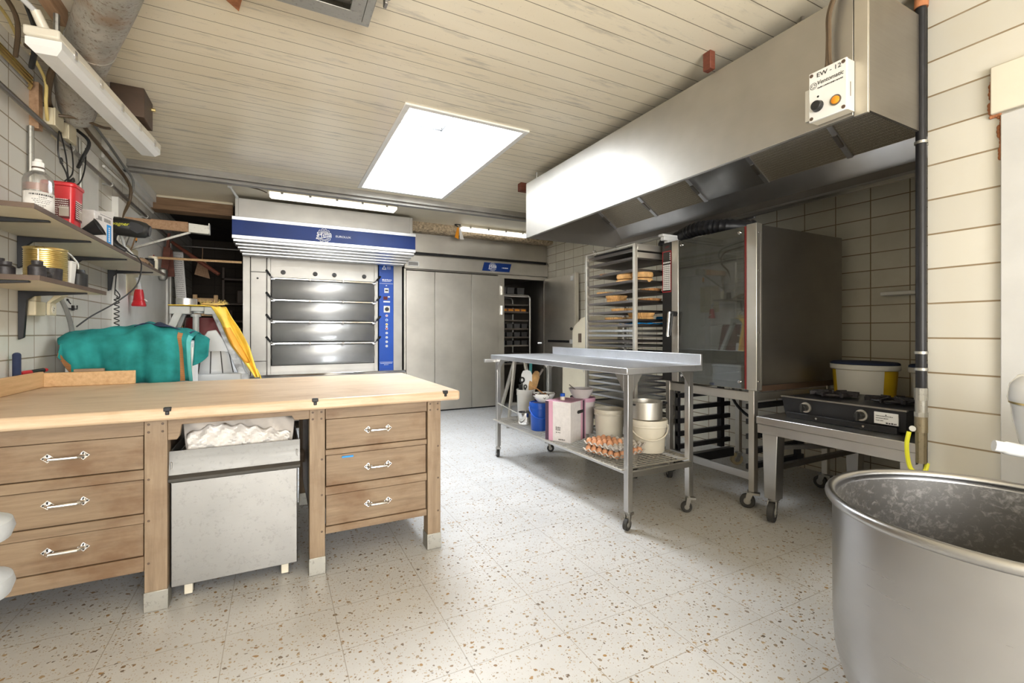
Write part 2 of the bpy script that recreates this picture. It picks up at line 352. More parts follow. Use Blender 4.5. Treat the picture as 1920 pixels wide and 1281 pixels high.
def build(name, mb, mats, parent=None, bevel=0., sharp=35, solid=0., world=True, origin=None):
    """one object; mesh coordinates arrive in the world unless world=False"""
    me = bpy.data.meshes.new(name); bmesh.ops.recalc_face_normals(mb.bm, faces=mb.bm.faces[:]) if not getattr(mb, 'keep', False) else None
    if parent is not None and world: mb.bm.transform(wm(root_of(parent)).inverted())
    off = None
    if parent is None and origin is None and world and mb.bm.verts:
        xs = [v.co for v in mb.bm.verts]; off = Vector(((min(c.x for c in xs) + max(c.x for c in xs)) / 2, (min(c.y for c in xs) + max(c.y for c in xs)) / 2, min(c.z for c in xs)))
        mb.bm.transform(Matrix.Translation(-off))
    mb.bm.to_mesh(me); mb.bm.free()
    o = bpy.data.objects.new(name, me); COL.objects.link(o)
    for x in (mats if isinstance(mats, (list, tuple)) else [mats]): me.materials.append(M[x])
    me.set_sharp_from_angle(angle=R(sharp))
    if off is not None: o.location = off
    if parent is not None: o.parent = parent
    if solid: d = o.modifiers.new('solid', 'SOLIDIFY'); d.thickness = solid; d.offset = 0
    if bevel: b = o.modifiers.new('bevel', 'BEVEL'); b.width = bevel; b.segments = 2; b.limit_method = 'ANGLE'; b.angle_limit = R(40)
    return o
def tag(o, label, cat, group=None, kind=None):
    o['label'] = label; o['category'] = cat
    if group: o['group'] = group
    if kind: o['kind'] = kind
    return o
def thing(name, label, cat, loc=(0, 0, 0), rz=0., group=None):
    o = bpy.data.objects.new(name, None); COL.objects.link(o); o.location = loc; o.rotation_euler = (0, 0, rz); o.empty_display_size = .1
    return tag(o, label, cat, group)
def struct(name, mb=None, mats=None, parent=None, **k):
    if mb is None: o = bpy.data.objects.new(name, None); COL.objects.link(o)
    else: o = build(name, mb, mats, parent, origin=0, **k)
    if parent is None: o['kind'] = 'structure'
    return o
def one(name, mb, mats, label, cat, group=None, **k): return tag(build(name, mb, mats, None, **k), label, cat, group)
def dup(src, loc, rz=None, label=None, parent=None):
    c = src.copy(); COL.objects.link(c)
    if parent is not None: c.parent = parent
    else:
        c.location = loc
        if rz is not None: c.rotation_euler = (0, 0, rz)
        if label: c['label'] = label
    for ch in src.children: dup(ch, None, parent=c)
    return c
def text(s, size, Mx, mat, parent, name='lettering', ext=.0006, align='CENTER', shear=0., sx=1., label=None):
    cu = bpy.data.curves.new('t', 'FONT'); cu.body = s; cu.size = size; cu.extrude = ext; cu.align_x = align; cu.align_y = 'CENTER'; cu.shear = shear
    t = bpy.data.objects.new('t', cu); COL.objects.link(t); bpy.context.view_layer.update()
    me = bpy.data.meshes.new_from_object(t.evaluated_get(bpy.context.evaluated_depsgraph_get())); bpy.data.objects.remove(t); bpy.data.curves.remove(cu)
    me.transform(wm(root_of(parent)).inverted() @ Mx @ Matrix.Diagonal((sx, 1, 1, 1)))
    me.materials.clear(); me.materials.append(M[mat]); o = bpy.data.objects.new(name, me); COL.objects.link(o); o.parent = parent
    if label: o['label'] = label
    return o
def front(x, y, z): return Matrix(((1, 0, 0, x), (0, 0, -1, y), (0, 1, 0, z), (0, 0, 0, 1)))      # faces -Y
def side(x, y, z): return Matrix(((0, 0, -1, x), (-1, 0, 0, y), (0, 1, 0, z), (0, 0, 0, 1)))       # faces -X
def sideR(x, y, z): return Matrix(((0, 0, 1, x), (1, 0, 0, y), (0, 1, 0, z), (0, 0, 0, 1)))        # faces +X
def scribble(mb, Mx, x0, x1, y, h, n=9):
    """a line of print too small to read"""
    x = x0
    while x < x1:
        w = h * rnd.uniform(.4, 1.3); w = min(w, x1 - x); mb.box(x, x + w, y - h / 2 * rnd.uniform(.6, 1), y + h / 2 * rnd.uniform(.6, 1), 0, .0008, Mx); x += w + h * rnd.uniform(.25, .5)

# ================================================================ THE ROOM
XL, XR, XP, YB = -1.22, 4.0, 2.65, 6.47
struct('floor', MB().box(-1.4, 4.2, -2.9, 9.4, -.06, 0), 'terrazzo')
SX0, SX1, SY0, SY1 = .815, 1.705, 3.11, 5.06
c = MB()
c.box(XL - .1, SX0, -2.8, 5.24, 2.7, 2.78).box(SX1, XR + .1, -2.8, 5.24, 2.7, 2.78).box(SX0, SX1, -2.8, SY0, 2.7, 2.78).box(SX0, SX1, SY1, 5.24, 2.7, 2.78)
c.m(1).box(XL - .1, XR + .1, 5.24, 6.56, 2.7, 2.78)
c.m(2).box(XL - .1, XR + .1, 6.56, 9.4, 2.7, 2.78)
struct('ceiling', c, ['planks', 'cream_paint', 'dark_room'])
struct('wall_left', MB().box(XL - .08, XL, -2.8, 9.3, 0, 2.7), 'tile_left')
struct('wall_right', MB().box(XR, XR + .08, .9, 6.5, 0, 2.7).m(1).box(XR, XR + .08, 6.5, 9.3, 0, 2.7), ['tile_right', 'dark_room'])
struct('wall_back', MB().box(XL, XR, 9.2, 9.28, 0, 2.7), 'unlit_brick')
pier = MB().box(XP, XR, -2.8, .995, 0, 2.7)
struct('wall_near_right', pier, 'pier_boards')
wr = MB()
wr.box(XL, -.9, -2.78, -2.7, 0, 2.7).box(1.6, XP, -2.78, -2.7, 0, 2.7).box(-.9, 1.6, -2.78, -2.7, 0, .6).box(-.9, 1.6, -2.78, -2.7, 2.3, 2.7)  # opening left for the assumed rear window
struct('wall_rear', wr, 'cream_paint')
w2 = struct('assumed_window')  # unseen rear window, assumed as the source of the fill light
f = MB()
for a in (-.9, .325, 1.55): f.box(a, a + .05, -2.77, -2.72, .6, 2.3)
for z in (.6, 2.25): f.box(-.85, .325, -2.765, -2.725, z, z + .05).box(.375, 1.55, -2.765, -2.725, z, z + .05)
build('window_frame', f, 'white_paint', w2)
build('pane', MB().box(-.85, .325, -2.748, -2.744, .65, 2.25).box(.375, 1.55, -2.748, -2.744, .65, 2.25), 'glass', w2)
# roof light
w1 = struct('window_1')
s = MB(); t = .04
s.box(SX0 - t, SX0, SY0 - t, SY1 + t, 2.781, 3.66).box(SX1, SX1 + t, SY0 - t, SY1 + t, 2.781, 3.66).box(SX0, SX1, SY0 - t, SY0, 2.781, 3.66).box(SX0, SX1, SY1, SY1 + t, 2.781, 3.66)
build('shaft', s, 'shaft_white', w1)
s = MB(); e = .035
s.box(SX0 - e, SX0 + .006, SY0 - e, SY1 + e, 2.688, 2.712).box(SX1 - .006, SX1 + e, SY0 - e, SY1 + e, 2.688, 2.712).box(SX0 + .006, SX1 - .006, SY0 - e, SY0 + .006, 2.688, 2.712).box(SX0 + .006, SX1 - .006, SY1 - .006, SY1 + e, 2.688, 2.712)
build('edge_trim', s, 'white_paint', w1, bevel=.003)
build('window_frame', MB().box(SX0, SX1, SY0, SY0 + .05, 3.50, 3.545).box(SX0, SX1, SY1 - .05, SY1, 3.50, 3.545).box(SX0, SX0 + .04, SY0 + .05, SY1 - .05, 3.5, 3.545).box(SX1 - .04, SX1, SY0 + .05, SY1 - .05, 3.5, 3.545), 'white_paint', w1)
build('pane', MB().box(SX0, SX1, SY0, SY1, 3.59, 3.594), 'glass', w1)
jt = MB()
jt.box(SX1 - .008, SX1, SY1 - .008, SY1, 2.72, 3.5).box(SX0, SX1, SY1 - .008, SY1, 3.46, 3.475).box(SX1 - .008, SX1, SY0, SY1 - .008, 3.46, 3.475)
build('edge_shade', jt, 'ink', w1)  # dark strips added to draw the shading along the shaft edges
# steel ceiling beam, wooden header, plaster beam, corner board
struct('trim_1', MB().box(XL, XR, 5.20, 5.285, 2.655, 2.70).m(1).box(XL, XR, 5.19, 5.295, 2.635, 2.655).box(XL, XR, 5.235, 5.25, 2.61, 2.635).box(XL, XR, 5.205, 5.28, 2.60, 2.612), ['beam_grey', 'beam_grey'], bevel=.002)
struct('trim_2', MB().box(XL, -.44, 6.36, 6.56, 2.53, 2.665).m(1).box(XL, -.44, 6.40, 6.56, 2.665, 2.70), ['header_wood', 'cream_paint'], bevel=.006)
pb = MB()
def plast(u, v):
    x = 1.66 + u * (XR - 1.66); a = [(6.47, 2.70), (6.30, 2.70), (6.30, 2.60), (6.33, 2.575), (6.47, 2.575)][int(round(v * 4))]
    j = 0 if v in (0, 1) else .012
    return (x, a[0] + rnd.uniform(-j, j), a[1] + (rnd.uniform(-j, j) if 0 < v < 1 and v > .3 else 0))
pb.grid(plast, 60, 4); struct('trim_3', pb, 'rough_plaster')
struct('trim_4', MB().box(XL, XL + .05, 4.72, 6.36, 2.60, 2.70).box(XL, XL + .02, 4.72, 6.36, 2.54, 2.60), 'white_paint', bevel=.004)
# cold-room door in the left wall
d1 = struct('door_1')
build('door_frame', MB().box(XL, XL + .045, 4.98, 5.13, 0, 2.30).box(XL, XL + .045, 7.02, 7.30, 0, 2.30).box(XL, XL + .045, 5.13, 7.02, 2.16, 2.30).box(XL + .045, XL + .06, 7.12, 7.2, 0, 2.28), 'white_paint', d1, bevel=.004)
build('door_leaf', MB().box(XL, XL + .025, 5.135, 7.015, 0.01, 2.155), 'white_paint', d1, bevel=.003)
build('viewing_pane', MB().box(XL + .025, XL + .031, 5.30, 5.68, 1.50, 1.95), 'cream_plastic', d1)
# door in the near right wall, its lintel and broken plaster edge
d2 = struct('door_2')
build('door_frame', MB().box(XP - .022, XP, .675, .752, 0, 2.04).box(XP - .022, XP, -.25, .675, 1.985, 2.04), 'grey_frame', d2, bevel=.003)
build('door_leaf', MB().box(XP - .010, XP, -.25, .668, .01, 1.98), 'beige_plastic', d2, bevel=.002)
build('lintel', MB().box(XP - .025, XP, -.4, .782, 2.05, 2.245), 'beige_plastic', d2, bevel=.004)
bk = MB()
for i in range(13): bk.ell((XP - .002, .785 + rnd.uniform(-.006, .004), 2.05 + i * .0155), (.006, .009, .012), 7, 5)
for i in range(12): bk.ell((XP - .002, .757 + rnd.uniform(-.004, .006), 1.87 + i * .0155), (.006, .007, .012), 7, 5)
for i in range(4): bk.ell((XP - .004, .76 + i * .008, 2.045), (.008, .008, .008), 7, 5)
build('broken_plaster', bk, 'brick_red', d2)

# ================================================================ WORKBENCH AND WHAT STANDS ON IT
WB = thing('workbench', 'long wooden bakery workbench with thick top and six drawers', 'workbench', (-.16, 2.9, 0))
top = MB().box(XL + .012, .872, 2.285, 3.5, .795, .845)
tt = build('tabletop', top, 'bench_top', WB, bevel=.012)
for x in (-.385, .165, .79):
    build('edge_clip', MB().box(x - .013, x + .013, 2.281, 2.30, .832, .849).box(x - .007, x + .007, 2.280, 2.287, .818, .834), 'black_metal', WB, bevel=.003)
lx = [(-1.2, -1.125), (-.475, -.398), (.146, .214), (.719, .79)]
for i, (a, b) in enumerate(lx):
    for y in (2.365, 3.36):
        m_ = MB().box(a, b, y, y + .075, .0, .795)
        if y < 3:
            m_.m(1)
            for z in (.74, .772, .545, .375, .2):
                for xx in ([a + .014, b - .016] if z > .7 else [a + .014 if i == 1 else b - .014]): m_.cyl((xx, y - .001, z), (xx, y + .004, z), .0055, n=9)
        l = build('leg', m_, ['bench_leg', 'shelf_edge'], WB, bevel=.004)
        build('foot_cap', MB().box(a - .003, b + .003, y - .003, y + .078, 0, .082), 'galv', l, bevel=.002)
def handle(parent, x, z, w):
    h = MB()
    for s in (-1, 1):
        cx = x + s * w / 2
        h.prism([(-.020, 0), (0, .018), (.020, 0), (0, -.018)], .004, front(cx, 2.383, z) )
        h.cyl((cx, 2.383, z), (cx - s * .008, 2.358, z), .0085, .0075, 10)
        h.m(1)
        for dx, dz in ((-.012, 0), (.012, 0), (0, .010), (0, -.010)): h.cyl((cx + dx, 2.376, z + dz), (cx + dx, 2.380, z + dz), .0032, n=8)
        h.m(0)
    h.tube([(x - w / 2, 2.366, z), (x - w / 2 + .012, 2.352, z), (x, 2.350, z), (x + w / 2 - .012, 2.352, z), (x + w / 2, 2.366, z)], .0065, 10)
    return build('handle', h, ['chrome', 'black_metal'], parent)
def drawer_block(x0, x1, hx, hw, rows, rails, side_x):
    for z0, z1, hz in rows:
        d = build('drawer', MB().box(x0 + .003, x1 - .003, 2.381, 2.40, z0 + .003, z1 - .003).box(x0 + .02, x1 - .02, 2.40, 3.1, z0 + .01, z1 - .02), 'bench_wood', WB, bevel=.002)
        handle(d, hx, hz, hw)
    for z0, z1 in rails: build('rail', MB().box(x0, x1, 2.374, 2.42, z0, z1), 'bench_wood', WB, bevel=.002)
    build('back_panel', MB().box(x0, x1, 3.37, 3.39, .19, .795), 'bench_wood', WB)
drawer_block(-1.125, -.478, -.721, .105, [(.585, .727, .668), (.403, .546, .489), (.228, .366, .308)], [(.727, .795), (.546, .585), (.366, .403), (.167, .228)], 0)
drawer_block(.217, .717, .466, .098, [(.585, .733, .664), (.406, .559, .480), (.214, .367, .294)], [(.733, .795), (.559, .585), (.367, .406), (.181, .214)], 0)
build('tape', MB().box(.292, .345, 2.3755, 2.381, .5375, .546), 'film_blue', WB)
for x in (-.455, .165, .742, -1.18): build('side_panel', MB().box(x, x + .024, 2.44, 3.36, .18, .795), 'bench_wood', WB)
ap = MB().prism([(-.398, .795), (-.398, .700), (-.366, .700), (-.357, .715), (-.350, .762), (.070, .764), (.082, .742), (.146, .742), (.146, .795)], .03, front(0, 2.40, 0))
build('apron', ap, 'bench_wood', WB, bevel=.002)
build('stretcher', MB().box(-.43, .165, 3.20, 3.25, .33, .40), 'bench_wood', WB)
build('back_rail', MB().box(-1.163, -.742, 3.474, 3.498, .845, .925), 'light_wood', WB, bevel=.004)
build('side_rail', MB().box(-1.165, -1.143, 2.30, 3.474, .845, .933), 'light_wood', WB, bevel=.004)
one('wood_offcut', MB().box(-1.02, -.885, 3.476, 3.497, .9252, .942), 'bench_wood', 'small wooden batten lying on top of the bench back rail', 'wood block', bevel=.003)

# flour bin under the bench
FB = thing('flour_bin', 'stainless steel rolling bin pushed under the workbench', 'bin', (-.155, 2.75, 0))
x0, x1, y0, y1 = -.397, .100, 2.395, 3.02
b = MB()
b.box(x0 + .004, x1 - .004, y0, y0 + .006, .068, .512).box(x0 + .004, x0 + .010, y0, y1, .068, .60).box(x1 - .010, x1 - .004, y0, y1, .068, .60).box(x0, x1, y1 - .006, y1, .068, .60).box(x0 + .006, x1 - .006, y0 + .006, y1, .068, .08)
build('body', b, 'steel_old', FB, bevel=.002)
b = MB(); prof = [(y0, .512), (y0 - .018, .520), (y0 - .022, .532), (y0 - .004, .545), (y0 + .006, .60), (y0 + .006, .645), (y0 + .014, .645), (y0 + .014, .59), (y0 + .006, .53)]
Q = Matrix(((0, 0, 1, x0 - .006), (1, 0, 0, 0), (0, 1, 0, 0), (0, 0, 0, 1)))
b.prism([(p[0], p[1]) for p in prof], x1 - x0 + .012, Q)
build('lip', b, 'steel_shaded', FB, sharp=12)
b = MB().box(x0, x0 + .006, y0 + .012, y1, .60, .645).box(x1 - .006, x1, y0 + .012, y1, .60, .645).box(x0, x1, y1 - .006, y1, .60, .645).box(x0 + .006, x1 - .006, y0 + .020, y0 + .026, .60, .640)
build('rim', b, 'steel_shaded', FB, bevel=.001)
build('filling', MB().box(x0 + .012, x1 - .012, y0 + .03, y1 - .01, .08, .58), 'kraft', FB)
for cx in (x0 + .065, x1 - .055):
    for cy in (y0 + .05, y1 - .08):
        cst = build('caster', MB().box(cx - .018, cx + .014, cy - .02, cy + .012, .012, .07), 'beige_plastic', FB, bevel=.004)
        build('wheel', MB().cyl((cx - .012, cy + .025, .025), (cx + .012, cy + .025, .025), .025, n=16), 'rubber', cst)
# paper sack stuffed in the bin
PS = thing('paper_sack', 'crumpled pale paper flour sack stuffed in the steel bin', 'sack', (-.155, 2.6, .58))
def sack_front(u, v):
    top = .108 + .022 * math.sin(u * 4.2 + .5) - .05 * max(0, abs(u - .52) * 2 - .62)
    x = -.335 + u * .385 + .03 * v * (u - .4); z = .60 + v * top; k = 4 * v * (1 - v)
    y = 2.458 + .03 * v * v - k * .006
    cr = .010 * math.sin(19 * u + 8 * v) + .008 * math.sin(37 * u - 14 * v) + .006 * abs(math.sin(29 * u + 21 * v)) + .005 * abs(math.sin(53 * u - 31 * v))
    return (x, y - k * .01 - cr * .8 * min(1, v * 2), z + .006 * math.sin(u * 41) * v)
build('front_fold', MB().grid(sack_front, 60, 16), 'paper', PS, sharp=14, solid=.002)
def sack_back(u, v):
    x = -.352 + u * .425 + (u - .5) * .03 * v; z = .60 + v * (.158 - .03 * max(0, (u - .85) / .15) - .004 * u) + (.004 * (int(u * 110) % 2) if v > .98 else 0)
    return (x, 2.497 + .01 * v + .012 * math.sin(u * 11 + v * 3) + .004 * math.sin(u * 37 + v * 9), z)
build('back_fold', MB().grid(sack_back, 110, 8), 'kraft_pale', PS, sharp=25, solid=.002)

# tools in the gap behind the bench's side rail
sd = MB().cyl((-1.19, 3.30, .846), (-1.19, 3.30, .90), .012, .013, 12).cyl((-1.19, 3.30, .90), (-1.19, 3.30, 1.035), .0165, .0165, 12).ell((-1.19, 3.30, 1.035), (.0165, .0165, .012), 12, 8)
one('file', sd, 'navy', 'upright tool with dark blue handle standing behind bench rail', 'hand tool')
SD = thing('screwdriver', 'red and black screwdriver handle lying beside the bench back rail', 'screwdriver', (-1.18, 3.45, .92))
build('handle', MB().cyl((-1.20, 3.36, .93), (-1.185, 3.43, .933), .0145, .014, 12), 'red', SD)
build('shaft', MB().cyl((-1.185, 3.43, .933), (-1.165, 3.53, .937), .013, .0125, 12).m(1).cyl((-1.165, 3.53, .937), (-1.16, 3.555, .938), .013, .010, 12), ['black', 'red'], SD)

# ================================================================ BEHIND THE BENCH: covered machine, dough divider
CM = thing('covered_machine', 'white enamelled machine mostly hidden under the teal cloth', 'machine', (-.83, 3.95, 0))
build('housing', MB().box(-1.13, -.50, 3.70, 4.06, .55, 1.10).box(-1.0, -.55, 3.78, 4.03, 1.10, 1.165), 'white_enamel', CM, bevel=.02)
build('stand', MB().box(-1.09, -1.03, 3.74, 3.80, 0, .55).box(-.58, -.52, 3.74, 3.80, 0, .55).box(-1.09, -1.03, 3.99, 4.05, 0, .55).box(-.58, -.52, 3.99, 4.05, 0, .55).box(-1.05, -.55, 3.76, 3.78, .45, .55), 'grey_paint', CM)
build('side_cover', MB().box(-.50, -.488, 3.74, 3.96, .62, 1.05), 'white_plastic', CM, bevel=.004)
TC = thing('towel', 'teal towel with orange edge stripes draped over the machine', 'towel', (-.83, 3.9, .84))
def towel(u, v):
    # u along the machine, v from the front hem over the top to the back
    X = -1.165 + .685 * u; hump = .035 * math.exp(-((u - .62) / .18) ** 2); ht = 1.175 + hump - .05 * max(0, (.25 - u) / .25) ** 1.6 - .03 * max(0, (u - .85) / .15)
    lo = .835 + .17 * max(0, .18 - u) / .18
    pts = [(3.625 + .01 * math.sin(u * 16), lo), (3.645, lo + .6 * (ht - lo)), (3.675, ht - .055), (3.74, ht - .008), (3.85, ht + .006), (4.05, ht - .02), (4.15, 1.0)]
    k = v * (len(pts) - 1); i = min(int(k), len(pts) - 2); f_ = k - i; y = pts[i][0] * (1 - f_) + pts[i + 1][0] * f_; z = pts[i][1] * (1 - f_) + pts[i + 1][1] * f_
    fold = math.sin(u * 22 + 1.2 * math.sin(v * 5)) * .015 + math.sin(u * 43 + v * 9) * .009 + math.sin(u * 13 - v * 17) * .008
    drop = max(0, 1 - v * 2.2)
    if u < .06: X += .03 * (1 - u / .06) * drop
    return (X + .012 * math.sin(v * 7 + u * 9), y + fold * drop * 1.4 - .03 * math.exp(-((u - .75) / .10) ** 2) * drop, z + fold * .7 * (1 - drop) * .6)
build('cloth', MB().grid(towel, 60, 34), 'teal_cloth', TC, sharp=60, solid=.004)
def band(u0, u1, v0, v1, off):
    def fn(a, b_):
        p = towel(u0 + (u1 - u0) * a, v0 + (v1 - v0) * b_); return (p[0], p[1] - off, p[2] + off * .4)
    return fn
so = build('stripe', MB().grid(band(.888, .925, 0, .46, .005), 3, 24), 'trim_orange', TC); so['label'] = 'woven orange stripe near the right hem'
so = build('stripe', MB().grid(band(.965, .998, 0, .46, .005), 3, 24), 'teal_light', TC); so['label'] = 'stitched pale teal hem'
so = build('stripe', MB().grid(band(.0, .11, .0, .06, .005), 6, 4), 'trim_orange', TC); so['label'] = 'woven orange stripe at the left corner'
def flap(u, v):
    x = -.487 + .085 * u; y = 3.70 + .10 * v + .02 * u; z = 1.15 - .075 * u - .22 * (1 - v) * (1 - .75 * u) - .03 * math.sin(v * 3 + u * 2)
    return (x, y, z)
build('flap', MB().grid(flap, 8, 10), 'teal_cloth', TC, solid=.004)
nv = MB().grid(lambda u, v: (-.80 + .30 * u + .02 * v, 3.73 + .16 * v + .015 * math.sin(u * 9), 1.214 - .055 * abs(u - .28) * 1.6 + .008 * math.sin(u * 12 + v * 5)), 16, 8)
one('rag', nv, 'navy', 'dark navy cloth folded on top of the teal towel', 'cloth', solid=.006)

DV = thing('dough_divider', 'grey dough divider with chipped A-frame legs behind the workbench', 'dough divider', (-.48, 4.33, 0))
cx, cy = -.49, 4.33
build('base', MB().box(cx - .27, cx + .33, cy - .25, cy + .27, 0, .74), 'grey_light', DV, bevel=.03)
build('table_ring', MB().box(cx - .145, cx + .26, cy - .20, cy + .20, .74, .835), 'grey_light', DV, bevel=.01)
hood_ = MB()
def guard(u, v):
    a = R(200 + 140 * u); r0 = .19 - .045 * v; z = .835 + .17 * v
    return (cx + .055 + r0 * 1.05 * math.cos(a), cy + .02 + r0 * math.sin(a), z)
hood_.grid(guard, 14, 5)
hood_.m(1)
for k in range(1, 6):
    a = R(200 + 140 * k / 6); hood_.tube([(cx + .055 + (.20 - .045 * v) * math.cos(a), cy + .02 + (.193 - .045 * v) * math.sin(a), .84 + .165 * v) for v in (0, .5, 1)], .002, 5)
build('guard', hood_, ['grey_light', 'ink'], DV, solid=.004)
gp = MB().prism([(cx - .055, .998), (cx - .01, 1.10), (cx + .03, 1.163), (cx + .085, 1.172), (cx + .13, 1.10), (cx + .175, .998)], .015, front(0, cy - .085, 0))
build('guard_lid', gp, 'grey_light', DV, bevel=.006)
build('column', MB().cyl((cx - .06, cy + .02, 1.12), (cx - .06, cy + .02, 1.29), .022, n=16).cyl((cx - .06, cy + .02, 1.275), (cx - .06, cy + .02, 1.295), .035, n=16).cyl((cx - .06, cy + .02, 1.10), (cx - .06, cy + .02, 1.118), .12, n=24).cyl((cx - .06, cy + .02, .83), (cx - .06, cy + .02, 1.10), .085, n=24), 'grey_paint', DV)
build('red_guard', MB().cyl((cx - .02, cy + .20, .84), (cx - .02, cy + .20, 1.27), .20, .13, 24), 'dark_red', DV)
for s, (xa, xb) in enumerate(((cx - .155, cx - .34), (cx + .075, cx + .275))):
    for yy in ((cy - .06, cy - .15),):
        lg = MB(); lg.bar((xa, yy[0], 1.31), (xb, yy[1], .80), .05, .045, (0, 1, 0)); lg.box(xb - .035, xb + .035, yy[1] - .03, yy[1] + .03, .745, .83)
        l = build('leg', lg, 'chipped' if s else 'grey_paint', DV, bevel=.004)
    lg = MB(); lg.bar((xa, cy + .10, 1.31), (xb, cy + .20, .76), .05, .045, (0, 1, 0)); build('leg', lg, 'grey_paint', DV)
build('head_plate', MB().box(cx - .215, cx - .085, cy - .085, cy + .13, 1.292, 1.352).box(cx + .005, cx + .115, cy - .085, cy + .13, 1.292, 1.352).box(cx - .085, cx + .005, cy - .06, cy + .12, 1.315, 1.352).cyl((cx - .04, cy, 1.30), (cx - .04, cy, 1.32), .035, n=14), 'grey_paint', DV, bevel=.006)
# yellow apron over the divider
AP = thing('apron', 'yellow apron draped over the right leg of the dough divider', 'apron', (cx + .2, cy, 1.35))
def apr(u, v):
    # v runs from the head plate down the leg, u across
    PL = [(cx - .22, 1.357), (cx - .02, 1.359), (cx + .055, 1.352), (cx + .13, 1.20), (cx + .20, 1.04), (cx + .35, .80)]
    PR = [(cx - .22, 1.357), (cx + .02, 1.360), (cx + .145, 1.352), (cx + .235, 1.20), (cx + .315, 1.02), (cx + .385, .80)]
    k = v * 5; i = min(int(k), 4); f_ = k - i; f_ = f_ * f_ * (3 - 2 * f_) * .5 + f_ * .5
    l = [PL[i][q] * (1 - f_) + PL[i + 1][q] * f_ for q in (0, 1)]; r = [PR[i][q] * (1 - f_) + PR[i + 1][q] * f_ for q in (0, 1)]
    s_ = max(0, min(1, (v - .30) / .2)); x = l[0] + (r[0] - l[0]) * u; z = l[1] + (r[1] - l[1]) * u
    yt = cy - .105 + .20 * u; yd = cy - .115 - .10 * v + .05 * u + .022 * math.sin(u * 8 + v * 4)
    return (x + .005 * s_ * math.sin(v * 15 + u * 3), yt * (1 - s_) + yd * s_, z + .004 * math.sin(u * 14))
build('cloth', MB().grid(apr, 16, 44), 'apron', AP, sharp=50, solid=.004)
ap2 = MB().grid(lambda u, v: (lambda p: (p[0], p[1] - .008 - .004 * math.sin(v * 9), p[2]))(apr(.05 + u * .45, .62 + .28 * v)), 6, 14)
ao = build('facing', ap2, 'apron_orange', AP, solid=.003); ao['label'] = 'orange inner side of the apron'
build('tie', MB().tube([(cx + .36, cy - .10, .86), (cx + .385, cy - .11, .80), (cx + .395, cy - .12, .76)], .006, 6), 'yellow', AP)
rg = MB().lathe([(.068, 0), (.068, .048), (.064, .048), (.064, .002), (0, .002)], (cx - .115, cy - .02, 1.364), 28)
one('cake_ring', rg, 'alu', 'round aluminium tin on top of the dough divider', 'tin')
BR = thing('brush', 'straw bristled brush lying on the yellow apron', 'brush', (cx + .09, cy - .03, 1.362))
build('back', MB().box(cx - .01, cx + .10, cy - .05, cy - .015, 1.371, 1.383), 'pastry', BR, bevel=.004)
br = MB()
for k in range(120):
    p = Vector((cx - .03 + rnd.random() * .17, cy - .055 + rnd.random() * .05, 1.372 + rnd.random() * .012)); d = Vector((rnd.uniform(-.3, 1), rnd.uniform(-1, .5), rnd.uniform(-.1, .9))).normalized() * rnd.uniform(.02, .042)
    br.cyl(p, p + d, .0016, .0008, 4, False)
br.ell((cx + .055, cy - .03, 1.373), (.085, .03, .0085), 14, 7)
build('bristles', br, 'straw', BR)

# ================================================================ LEFT WALL: SHELVES AND WHAT IS ON THEM
def bracket(parent, y, z, leg, arm, w=.022):
    b = MB(); p = [(XL + .002, z), (XL + arm, z), (XL + arm, z - .008), (XL + .06, z - .026), (XL + .036, z - .05), (XL + .024, z - leg), (XL + .002, z - leg - .012)]
    b.prism([(q[0], q[1]) for q in p], w, front(0, y + w / 2, 0))
    return build('bracket', b, 'black_metal', parent, bevel=.002)
def wall_shelf(name, label, x1, y0, y1, z, ys, leg, arm):
    t = thing(name, label, 'shelf', ((XL + x1) / 2, (y0 + y1) / 2, z), 0)
    build('board', MB().box(XL + .002, x1 - .004, y0 + .004, y1, z, z + .02).m(1).box(XL + .002, x1, y0, y0 + .004, z, z + .021).box(x1 - .004, x1, y0 + .004, y1, z, z + .021), ['shelf_board', 'shelf_edge'], t)
    for y in ys: bracket(t, y, z - .0005, leg, arm)
    return t
ZU, ZLO = 1.666, 1.375
wall_shelf('wall_shelf', 'long upper wall shelf holding jug, red jar and heat gun', -.885, 2.60, 5.17, ZU, (2.86, 3.39, 4.10, 4.88), .16, .30)
wall_shelf('wall_shelf', 'short lower wall shelf with golden tin and black pots', -.895, 2.68, 3.56, ZLO, (2.72, 3.40), .25, .28)
ZS, ZT = ZU + .0215, ZLO + .0215
# upper shelf
KS = Matrix.Diagonal((.74, .74, .90, 1))
JG = thing('jug', 'clear plastic bottle with white paper label on the upper shelf', 'bottle', (-.985, 2.935, ZS))
build('body', MB().lathe([(0, .0), (.066, 0), (.073, .008), (.073, .19), (.066, .215), (.036, .238), (.026, .245), (.026, .235), (0, .235)], (-.985, 2.935, ZS), 32, KS), 'bottle_clear', JG)
build('contents', MB().lathe([(0, .004), (.069, .004), (.069, .018), (0, .018)], (-.985, 2.935, ZS), 28, KS), 'syrup', JG)
build('smear', MB().lathe([(.0705, .135), (.0705, .172)], (-.985, 2.935, ZS), 28, KS, a0=R(-150), a1=R(60)), 'syrup', JG)
build('cap', MB().lathe([(0, .235), (.029, .235), (.029, .288), (.02, .292), (.017, .305), (0, .305)], (-.985, 2.935, ZS), 24, KS).m(1).lathe([(.0295, .255), (.031, .255), (.031, .263), (.0295, .263)], (-.985, 2.935, ZS), 24, KS), ['white_plastic', 'shelf_edge'], JG)
LB = build('paper_label', MB().lathe([(.0738, .02), (.0738, .128)], (-.985, 2.935, ZS), 28, KS, a0=R(-140), a1=R(38)), 'paper', JG, solid=.0006)
pr_ = MB()
